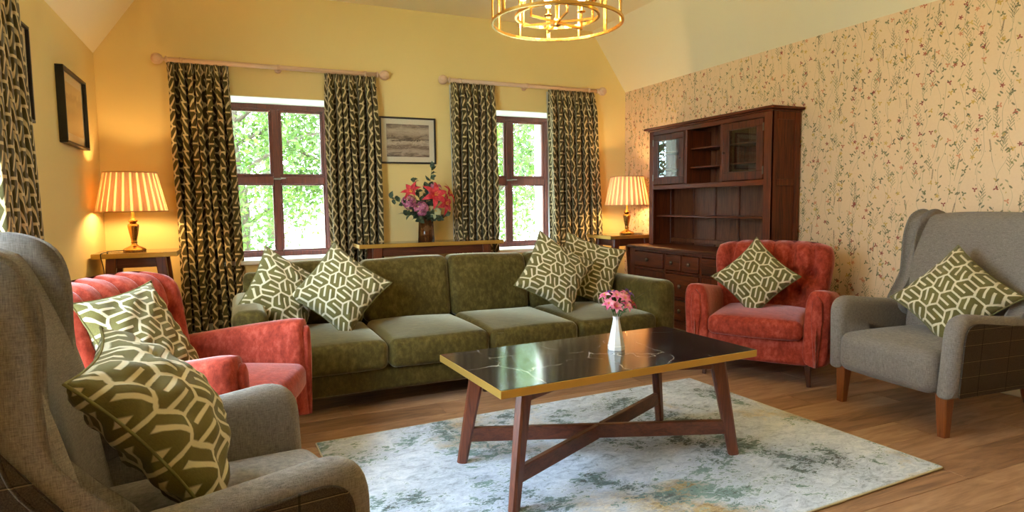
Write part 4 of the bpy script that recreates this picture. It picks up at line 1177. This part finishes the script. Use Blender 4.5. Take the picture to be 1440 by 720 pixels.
# ---------------------------------------------------------------- grey wing chairs
def wing_chair(label, loc, rz):
    t = thing('wing_chair', label, 'armchair', loc, rz, 'grey wing chairs')
    # seat with its upholstered front rail
    def puff(p, h):
        x, y, z = p; k = max(0, (1 - (x / h[0]) ** 2) * (1 - (y / h[1]) ** 2))
        if z > 0: z += 0.025 * k ** 0.6
        if y < 0: y -= 0.018 * (1 - (x / h[0]) ** 2)
        return (x, y, z)
    q = MB(); q.rbox((0, -0.035, 0.298), (0.545, 0.67, 0.205), 0.05, 4, 12, puff); q.obj('seat', m_linen, t)
    # arms
    for s in (-1, 1):
        ol = round_poly([(-0.355, 0.19), (0.32, 0.20), (0.34, 0.55), (0.05, 0.555), (-0.345, 0.600)], [0.02, 0.03, 0.04, 0.1, 0.115], 8)
        xc = s * 0.308
        pl = lambda a, b, c, xc=xc, s=s: (xc + c + s * 0.02 * (b - 0.19) / 0.4, a, b)
        q = MB(); q.slab(ol, 0.088, 0.040, pl, 4, 0.0); ar = q.obj('arm', m_linen, t)
        oo = round_poly([(-0.305, 0.205), (0.31, 0.21), (0.33, 0.50), (0.05, 0.515), (-0.30, 0.555)], [0.01, 0.02, 0.03, 0.1, 0.085], 8)
        q = MB(); q.slab(oo, 0.010, 0.003, lambda a, b, c: pl(a, b, s * 0.0445 + c), 2, 0.0); q.obj('outer_panel', m_check, ar)
        q = MB(); q.loop([pl(a, b, s * 0.047) for a, b in oo], 0.0045, 6); q.obj('panel_piping', m_check, ar)
    # back: tall curved panel with rounded top
    def B(u, v, sd):
        x, w = 2 * u - 1, v
        hw = 0.310 + 0.030 * math.sin(w * PI * 0.75)
        zz = 0.24 + 0.80 * w - 0.03 * abs(x) ** 6 * w ** 3 + 0.012 * (1 - x * x) * w ** 4
        k = max(0, 1 - abs(x) ** 10) ** 0.5 * max(0, 1 - (2 * w - 1) ** 16) ** 0.5
        y0 = 0.235 + 0.155 * w - 0.02 * math.sin(w * PI) - 0.02 * x * x - 0.085 * x ** 4
        th = (0.065 - 0.018 * w) * k
        y = y0 - th - 0.012 * k * (1 - x * x) * math.sin(w * PI) if sd < 0 else y0 + th
        return (hw * x, y, zz)
    q = MB(); q.grid(lambda u, v: B(u, v, -1), 36, 40, True); q.obj('back', m_linen, t)
    q = MB(); q.grid(lambda u, v: B(u, v, 1), 36, 40, True, flip=True); q.obj('outer_back', m_check, t)
    # wings
    for s in (-1, 1):
        ol = [tuple(p) for p in spline([(0.375, 0.50), (0.410, 0.75), (0.425, 0.98), (0.375, 1.025), (0.315, 1.032), (0.255, 1.000), (0.236, 0.92), (0.238, 0.80), (0.225, 0.69), (0.165, 0.600), (0.11, 0.52), (0.23, 0.48)], 5, True)][::-1]
        pl = lambda a, b, c, s=s: (s * (0.312 + 0.022 * math.sin(max(0, min(1, (b - .5) / .5)) * PI) + 0.05 * max(0, (0.30 - a)) * max(0, min(1, (b - 0.6) / 0.2))) + c, a, b)
        q = MB(); q.slab(ol, 0.072, 0.033, pl, 4, 0.0); wg = q.obj('wing', m_linen, t)
        P_ = np.array(ol); cen = P_.mean(0); e_ = np.roll(P_, -1, 0) - np.roll(P_, 1, 0); N_ = np.stack([e_[:, 1], -e_[:, 0]], 1); N_ /= np.linalg.norm(N_, axis=1)[:, None]
        area = 0.5 * np.sum(P_[:, 0] * np.roll(P_[:, 1], -1) - np.roll(P_[:, 0], -1) * P_[:, 1])
        oo = P_ - N_ * (0.034 if area > 0 else -0.034)
        q = MB(); q.slab([tuple(p) for p in oo], 0.010, 0.003, lambda a, b, c: pl(a, b, s * 0.0365 + c), 2, 0.0); q.obj('outer_panel', m_check, wg)
        q = MB(); q.loop([pl(a, b, s * 0.040) for a, b in oo], 0.0042, 6); q.obj('panel_piping', m_check, wg)
    for sx in (-1, 1):
        x = sx * 0.285
        q = MB(); q.bar((x, -0.300, 0.205), (x + sx * 0.006, -0.305, 0), 0.058, 0.058, 0.040, 0.040, up=(0, 1, 0), ch=0.005); q.obj('leg', m_chleg, t)
        q = MB(); q.tube([(x, 0.26, 0.22), (x, 0.29, 0.12), (x, 0.345, 0.0)], [0.028, 0.026, 0.018], 8); q.obj('leg', m_chleg, t)
    return t
wf = Vector((-0.996, 0.085)).normalized()
WC = Vector((3.343, 2.05))
wing_chair('grey linen wing chair by the wallpapered wall', (WC.x, WC.y, 0), fz(*wf))
gf = Vector((0.99, 0.14)).normalized()
GC = Vector((-0.150, 1.615))
wing_chair('grey linen wing chair in the near left corner', (GC.x, GC.y, 0), fz(*gf))
def loc2w(c, f, x, y):
    """chair local (x right, y back) to world"""
    th = fz(*f); return (c.x + x * math.cos(th) - y * math.sin(th), c.y + x * math.sin(th) + y * math.cos(th))
def cush_on(label, c, f, x, y, z, nl, tl, size, T, seed):
    th = fz(*f); R = Matrix.Rotation(th, 3, 'Z'); p = loc2w(c, f, x, y)
    return cushion(label, (p[0], p[1], z), R @ Vector(nl), R @ Vector(tl), size, T, seed=seed)
cush_on('patterned cushion in the grey chair by the wallpapered wall', WC, wf, 0.07, 0.02, 0.625, (0.25, -0.85, 0.45), (-0.25, 0.4, 1), 0.42, 0.14, 5)
cush_on('patterned cushion in the near left grey chair', GC, gf, -0.03, 0.020, 0.655, (-0.13, -0.815, 0.56), (-1.0, 0.56, 0.82), 0.43, 0.155, 6)
cush_on('patterned cushion in the rust chair in front of the dresser', RC, rf, -0.06, -0.02, 0.615, (0.0, -0.90, 0.42), (-0.05, 0.4, 1), 0.40, 0.14, 7)
cush_on('patterned cushion in the rust chair by the near grey chair', LC, lf, -0.14, 0.095, 0.615, (-0.14, -0.86, 0.48), (-1.0, 0.48, 0.86), 0.42, 0.15, 8)

# ---------------------------------------------------------------- dresser
dr = thing('dresser', 'tall dark mahogany dresser with glazed doors against the wallpaper', 'dresser', (3.77, 4.30, 0))
DO = Vector((3.77, 4.30, 0))
def D(nm, boxes, mat=m_dresser, ch=0.003, parent=None):
    q = MB()
    for lo, hi in boxes: q.box(lo, hi, ch)
    q.xf(lambda a, b, c: (a - DO.x, b - DO.y, c - DO.z)); return q.obj(nm, mat, parent or dr)
def knob(p, parent, r=0.014, mat=m_pewter):
    q = MB(); q.lathe([(0.004, 0), (0.005, 0.010), (r, 0.016), (r, 0.022), (r * 0.6, 0.028), (0.001, 0.029)], 12)
    q.xf(lambda a, b, c: (p[0] - c - DO.x, p[1] + a - DO.y, p[2] + b - DO.z)); return q.obj('knob', mat, parent)
bx0, bx1, y0, y1 = 3.545, 3.998, 3.475, 5.115        # carcass
D('plinth', [((bx0 + 0.01, y0, 0), (bx1, y1, 0.055))], m_dressh)
D('side_panel', [((bx0 + 0.02, y1 - 0.02, 0.055), (bx1, y1, 0.685))]); D('side_panel', [((bx0 + 0.02, y0, 0.055), (bx1, y0 + 0.02, 0.685))])
D('back_panel', [((bx1 - 0.012, y0 + 0.02, 0.055), (bx1, y1 - 0.02, 0.685))])
D('worktop', [((bx0 - 0.025, y0 - 0.025, 0.686), (bx1, y1 + 0.025, 0.715))], m_dressh, 0.006)
# face frame
ys = [5.115, 5.025, 4.570, 4.558, 4.105, 4.093, 3.565, 3.475]
fr = [((bx0, 5.03, 0.055), (bx0 + 0.022, 5.115, 0.685)), ((bx0, 3.475, 0.055), (bx0 + 0.022, 3.56, 0.685)), ((bx0, 4.556, 0.055), (bx0 + 0.022, 4.586, 0.665)), ((bx0, 4.082, 0.055), (bx0 + 0.022, 4.112, 0.665)),
      ((bx0, 3.56, 0.660), (bx0 + 0.022, 5.03, 0.685)), ((bx0, 3.56, 0.490), (bx0 + 0.022, 4.082, 0.512)), ((bx0, 4.112, 0.490), (bx0 + 0.022, 4.556, 0.512)), ((bx0, 4.586, 0.490), (bx0 + 0.022, 5.03, 0.512)),
      ((bx0, 4.324, 0.512), (bx0 + 0.022, 4.346, 0.660)), ((bx0, 4.112, 0.262), (bx0 + 0.022, 4.556, 0.282)), ((bx0, 3.56, 0.055), (bx0 + 0.022, 5.03, 0.075))]
D('face_frame', fr)
def drawer(a, b, c, d):
    g = 0.005
    o = D('drawer', [((bx0 - 0.010, a + g, c + g), (bx0 + 0.30, b - g, d - g))], m_dressh, 0.006); knob((bx0 - 0.010, (a + b) / 2, (c + d) / 2), o, 0.018)
drawer(4.586, 5.03, 0.512, 0.660); drawer(4.346, 4.556, 0.512, 0.660); drawer(4.112, 4.324, 0.512, 0.660); drawer(3.56, 4.082, 0.512, 0.660)
drawer(4.112, 4.556, 0.282, 0.490); drawer(4.112, 4.556, 0.075, 0.262)
for (a, b, kx) in ((4.586, 5.03, 4.62), (3.56, 4.082, 4.05)):
    g = 0.003; w = 0.06
    o = D('door', [((bx0 - 0.002, a + g, 0.075 + g), (bx0 + 0.02, b - g, 0.075 + w)), ((bx0 - 0.002, a + g, 0.49 - w), (bx0 + 0.02, b - g, 0.49 - g)),
                   ((bx0 - 0.002, a + g, 0.075 + w), (bx0 + 0.02, a + w, 0.49 - w)), ((bx0 - 0.002, b - w, 0.075 + w), (bx0 + 0.02, b - g, 0.49 - w))])
    D('door_panel', [((bx0 + 0.008, a + w, 0.075 + w), (bx0 + 0.016, b - w, 0.49 - w))], m_dresser, 0.0, o); knob((bx0 - 0.002, kx, 0.33), o)
# upper rack
hx0, hx1, a0, a1 = 3.700, 3.998, 3.512, 5.022; zt = 1.800
for s, (ya, yb) in ((1, (a1 - 0.022, a1)), (-1, (a0, a0 + 0.022))):
    o = D('rack_side', [((hx0 + 0.055, ya + (0.006 if s > 0 else 0.008), 0.715), (hx1 - 0.05, yb - (0.008 if s > 0 else 0.006), zt))])
    D('side_stile', [((hx0, ya, 0.715), (hx0 + 0.058, yb, zt)), ((hx1 - 0.055, ya, 0.715), (hx1, yb, zt)), ((hx0 + 0.058, ya, zt - 0.06), (hx1 - 0.055, yb, zt)), ((hx0 + 0.058, ya, 1.24), (hx1 - 0.055, yb, 1.29)), ((hx0 + 0.058, ya, 0.715), (hx1 - 0.055, yb, 0.76))], m_dresser, 0.003, o)
bw = (a1 - a0 - 0.044) / 5
for i in range(5):
    D('back_board', [((hx1 - 0.014, a0 + 0.022 + i * bw + 0.002, 0.715), (hx1 - 0.003, a0 + 0.022 + (i + 1) * bw - 0.002, zt))], m_dressp, 0.002)
for i in range(1, 5):
    yy = a0 + 0.022 + i * bw; D('back_batten', [((hx1 - 0.024, yy - 0.009, 0.715), (hx1 - 0.014, yy + 0.009, zt))], m_dresser, 0.002)
D('cornice', [((hx0 - 0.012, a0 - 0.012, zt), (hx1, a1 + 0.012, zt + 0.014)), ((hx0 - 0.042, a0 - 0.042, zt + 0.014), (hx1, a1 + 0.042, zt + 0.034))], m_dressh, 0.004)
D('top_rail', [((hx0 + 0.002, a0 + 0.022, 1.762), (hx0 + 0.024, a1 - 0.022, zt))], m_dressh)
D('middle_rail', [((hx0, a0 + 0.022, 1.246), (hx0 + 0.024, a1 - 0.022, 1.288))], m_dressh)
D('cupboard_floor', [((hx0 + 0.024, a0 + 0.022, 1.262), (hx1 - 0.014, a1 - 0.022, 1.282))], m_dressh)
D('front_stile', [((hx0 - 0.001, a0, 0.715), (hx0 + 0.022, a0 + 0.075, zt)), ], m_dresser); D('front_stile', [((hx0 - 0.001, a1 - 0.062, 0.715), (hx0 + 0.022, a1, zt))], m_dresser)
for yy in (4.496, 4.044):
    D('cupboard_partition', [((hx0 + 0.003, yy - 0.017, 1.288), (hx1 - 0.014, yy + 0.017, 1.762))], m_dresser)
for z in (1.601, 1.436):
    D('cupboard_shelf', [((hx0 + 0.045, 4.061, z - 0.014), (hx1 - 0.014, 4.479, z))], m_dressh)
for (a, b) in ((4.513, 4.958), (3.588, 4.027)):
    for z in (1.60, 1.44): D('cupboard_shelf', [((hx0 + 0.06, a, z - 0.014), (hx1 - 0.024, b, z))], m_dressp)
D('plate_shelf', [((hx0 + 0.07, a0 + 0.022, 0.984), (hx1 - 0.014, a1 - 0.022, 1.000))], m_dressh)
D('lower_ledge', [((hx1 - 0.05, a0 + 0.022, 0.735), (hx1 - 0.024, a1 - 0.022, 0.775))], m_dressp)
for (a, b, hinge, kk) in ((4.515, 4.958, 4.958, 4.548), (3.590, 4.025, 3.590, 3.995)):
    g = 0.003; w = 0.068; z0, z1 = 1.290, 1.760
    o = D('glazed_door', [((hx0 - 0.004, a + g, z0 + g), (hx0 + 0.018, b - g, z0 + w)), ((hx0 - 0.004, a + g, z1 - w * 0.85), (hx0 + 0.018, b - g, z1 - g)),
                          ((hx0 - 0.004, a + g, z0 + w), (hx0 + 0.018, a + w, z1 - w * 0.85)), ((hx0 - 0.004, b - w, z0 + w), (hx0 + 0.018, b - g, z1 - w * 0.85))])
    D('pane', [((hx0 + 0.006, a + w, z0 + w), (hx0 + 0.009, b - w, z1 - w * 0.85))], m_cabglass, 0.0, o)
    D('bead', [((hx0 - 0.001, a + w, z0 + w), (hx0 + 0.006, a + w + 0.006, z1 - w * .85)), ((hx0 - 0.001, b - w - 0.006, z0 + w), (hx0 + 0.006, b - w, z1 - w * .85)), ((hx0 - 0.001, a + w, z0 + w), (hx0 + 0.006, b - w, z0 + w + 0.006)), ((hx0 - 0.001, a + w, z1 - w * .85 - 0.006), (hx0 + 0.006, b - w, z1 - w * .85))], m_dkleg, 0.0, o)
    knob((hx0 - 0.004, kk, 1.52), o, 0.012, m_dkleg)
    for z in (1.36, 1.69):
        D('hinge', [((hx0 - 0.008, hinge - 0.006, z - 0.03), (hx0 - 0.001, hinge + 0.006, z + 0.03))], m_pewter, 0.001, o)

# ---------------------------------------------------------------- flowers
def petal_mb(L, W, curl=0.3, cup=0.1, n=6):
    """petal growing along +z from the origin, opening towards +x"""
    q = MB()
    def P(u, v):
        w = W * math.sin(PI * min(1, 0.12 + 0.88 * v) ** 0.8) * 0.5 if v < 1 else 0.0005
        x = (2 * u - 1) * w; ang = curl * v * 1.6
        return (L * v * math.sin(ang) - cup * L * (2 * u - 1) ** 2 * 0.0, x, L * v * math.cos(ang) + 0.15 * W * (2 * u - 1) ** 2 * (1 - v))
    q.grid(P, 4, n, True); return q
def bloom(parent, c, axis, n, L, W, open_, mats, centre=None, layers=1, name='petal'):
    z = Vector(axis).normalized(); R0 = z.to_track_quat('Z', 'Y').to_matrix()
    for l in range(layers):
        for k in range(n):
            q = petal_mb(L * (1 - 0.12 * l), W, 0.55)
            a = 2 * PI * (k + 0.5 * l) / n + 0.3
            R = R0 @ Matrix.Rotation(a, 3, 'Z') @ Matrix.Rotation(open_ * (1 - 0.25 * l), 3, 'Y')
            q.xf(lambda x, y, zz: tuple(Vector(c) + R @ Vector((x, y, zz)))); q.obj(name, mats[(k + l) % len(mats)], parent, fix=False)
    if centre:
        q = MB()
        for k in range(5):
            a = 2 * PI * k / 5; d = R0 @ Vector((0.35 * math.cos(a), 0.35 * math.sin(a), 1)).normalized(); q.tube([c, Vector(c) + d * L * 0.42], [0.0010, L * 0.016], 5)
        q.obj('stamens', centre, parent)
def stem(parent, a, b, r=0.0025, bend=0.2):
    a, b = Vector(a), Vector(b); mid = (a + b) / 2 + Vector((0, 0, bend * (b - a).length * 0.5)); q = MB(); q.tube(spline([a, mid, b], 5), r, 6); q.obj('stem', m_stem, parent)
def leaf_at(parent, p, d, L, W, mat, name='leaf'):
    d = Vector(d).normalized(); R = d.to_track_quat('Z', 'Y').to_matrix() @ Matrix.Rotation(random.uniform(0, 6.28), 3, 'Z'); q = petal_mb(L, W, 0.25)
    q.xf(lambda x, y, z: tuple(Vector(p) + R @ Vector((x, y, z)))); q.obj(name, mat, parent, fix=False)

# big arrangement on the console
VX, VY, VZ = 1.605, 5.58, 0.79
va = thing('glass_vase', 'ribbed amber glass vase on the console table', 'vase', (VX, VY, VZ))
q = MB(); q.lathe([(0.074, 0), (0.077, 0.004), (0.066, 0.214), (0.062, 0.214), (0.072, 0.012), (0.004, 0.012)], 48, flute=lambda a, z: 1 + 0.025 * math.cos(12 * a)); q.obj('vessel', m_amber, va)
mouth = (VX, VY, VZ + 0.16)
def flower(name, label, cat, tip, group):
    t = thing(name, label, cat, mouth, 0, group); return t, Vector(tip) - Vector(mouth)
LIL = [((0.055, -0.11, 0.42), (0.15, -1, 0.35), 'largest red lily at the front of the console bouquet'), ((0.155, -0.07, 0.345), (0.7, -0.9, 0.1), 'red lily drooping at the right of the console bouquet'),
       ((-0.13, -0.05, 0.44), (-0.6, -0.6, 0.7), 'red lily bud at the upper left of the console bouquet'), ((0.205, -0.04, 0.435), (0.9, -0.5, 0.5), 'red lily high at the right of the console bouquet')]
for i, (p, ax, lb) in enumerate(LIL):
    t, d = flower('red_lily', lb, 'flower', (VX + p[0], VY + p[1], VZ + p[2]), 'red lilies in the console bouquet')
    stem(t, (0, 0, 0), d); bloom(t, d, ax, 6, [0.14, 0.12, 0.115, 0.11][i], 0.056, [0.75, 0.7, 0.25, 0.6][i], [m_lily], m_yel)
HYD = [((-0.17, -0.05, 0.36), 'mauve flower cluster at the left of the console bouquet'), ((-0.075, -0.12, 0.30), 'mauve flower cluster low at the front of the console bouquet'), ((0.085, -0.02, 0.475), 'mauve flower cluster at the top of the console bouquet')]
for p, lb in HYD:
    t, d = flower('mauve_cluster', lb, 'flower', (VX + p[0], VY + p[1], VZ + p[2]), 'mauve clusters in the console bouquet')
    stem(t, (0, 0, 0), d); q = MB(); r = random.Random(lb)
    for k in range(80):
        n = Vector((r.gauss(0, 1), r.gauss(0, 1), r.gauss(0, 1))).normalized(); c = d + n * 0.062; R = n.to_track_quat('Z', 'Y').to_matrix()
        for j in range(4):
            a = PI / 2 * j + r.random(); u = R @ Vector((math.cos(a), math.sin(a), 0.2)); w = R @ Vector((-math.sin(a), math.cos(a), 0)); s_ = 0.017
            q.add([c, c + u * s_ * .6 + w * s_ * .5, c + u * s_ * 1.2, c + u * s_ * .6 - w * s_ * .5], [[0, 1, 2, 3]], True)
    q.obj('florets', m_hyd, t, fix=False)
t, d = flower('pale_lily', 'pale green open flower low in the console bouquet', 'flower', (VX + 0.055, VY - 0.12, VZ + 0.275), None)
stem(t, (0, 0, 0), d); bloom(t, d, (0.1, -1, 0.25), 6, 0.075, 0.05, 0.9, [m_pale], m_yel)
EUC = [((-0.33, -0.02, 0.40), 'eucalyptus sprig reaching furthest left in the console bouquet'), ((-0.12, 0.0, 0.56), 'eucalyptus sprig at the upper left of the console bouquet'), ((0.07, 0.0, 0.67), 'tallest eucalyptus sprig in the console bouquet'),
       ((-0.23, -0.08, 0.26), 'eucalyptus sprig drooping at the lower left of the console bouquet'), ((0.17, -0.08, 0.24), 'eucalyptus sprig at the lower right of the console bouquet'), ((0.02, 0.03, 0.50), 'eucalyptus sprig in the middle of the console bouquet'), ((-0.20, -0.04, 0.34), 'eucalyptus sprig beside the left mauve cluster'), ((-0.12, -0.12, 0.22), 'leafy sprig at the front left of the console bouquet just above the vase'),
       ((0.10, -0.13, 0.22), 'leafy sprig at the front right of the console bouquet just above the vase'), ((0.0, -0.14, 0.25), 'leafy sprig at the very front of the console bouquet'), ((0.12, 0.02, 0.40), 'leafy sprig behind the red lilies of the console bouquet'), ((-0.05, 0.02, 0.40), 'leafy sprig behind the mauve clusters of the console bouquet')]
for p, lb in EUC:
    t, d = flower('eucalyptus_sprig', lb, 'foliage', (VX + p[0], VY + p[1], VZ + p[2]), 'eucalyptus sprigs in the console bouquet')
    stem(t, (0, 0, 0), d, 0.002)
    r = random.Random(lb)
    for k in range(15):
        f = 0.30 + 0.70 * k / 14; b = d * f + Vector((0, 0, 0.1 * d.length * math.sin(f * PI)))
        leaf_at(t, b, Vector((r.gauss(0, 1), r.gauss(-0.3, 1), r.gauss(0.2, .6))) + d.normalized() * 0.5, r.uniform(0.048, 0.07), r.uniform(0.036, 0.05), m_euc)

# white china vase with alstroemeria on the coffee table
wx, wy = 1.497, 2.262
wv_ = thing('china_vase', 'small white faceted china vase on the coffee table', 'vase', (wx, wy, TZ))
q = MB(); q.lathe([(0.037, 0), (0.038, 0.004), (0.035, 0.03), (0.017, 0.118), (0.0145, 0.135), (0.018, 0.147), (0.0145, 0.147), (0.011, 0.135), (0.003, 0.05)], 8, smooth=False); q.obj('vessel', m_china, wv_)
q = MB(); q.lathe([(0.0368, 0.012), (0.0385, 0.014), (0.0385, 0.018), (0.0362, 0.020)], 8, smooth=False); q.obj('moulding', m_china, wv_)
mouth = (wx, wy, TZ + 0.125)
AL = [((-0.048, -0.028, 0.215), m_alst, 'left'), ((-0.022, -0.035, 0.200), m_alst, 'lower left'), ((-0.012, -0.02, 0.245), m_alst, 'upper left'), ((0.014, -0.03, 0.232), m_alst, 'middle'), ((0.020, -0.035, 0.200), m_alst, 'lower middle'),
      ((0.030, -0.01, 0.245), m_alst, 'upper right'), ((-0.034, 0.02, 0.240), m_alst, 'back left'), ((0.05, -0.02, 0.205), m_alstd, 'right'), ((0.045, 0.01, 0.222), m_alstd, 'back right'), ((0.048, -0.005, 0.250), m_purp, 'top right'), ((0.0, 0.025, 0.252), m_purp, 'top back')]
for (p, mt, w) in AL:
    nm = {m_alst: 'pink', m_alstd: 'crimson', m_purp: 'purple'}[mt]
    t = thing(nm + '_flower', '%s flower at the %s of the bunch in the white vase' % (nm, w), 'flower', mouth, 0, 'flowers in the white vase'); d = Vector((wx + p[0] * 1.25, wy + p[1] * 1.25, TZ + p[2] - 0.004)) - Vector(mouth)
    stem(t, (0, 0, 0), d, 0.0016, 0.1); bloom(t, d, (p[0] * 8, p[1] * 10 - 0.25, 0.55), 6, 0.033, 0.019, 0.68, [mt], m_yel)
    r = random.Random(w)
    leaf_at(t, d * 0.55, (r.gauss(0, 1), r.gauss(0, 1), 0.6), 0.035, 0.010, m_stem)
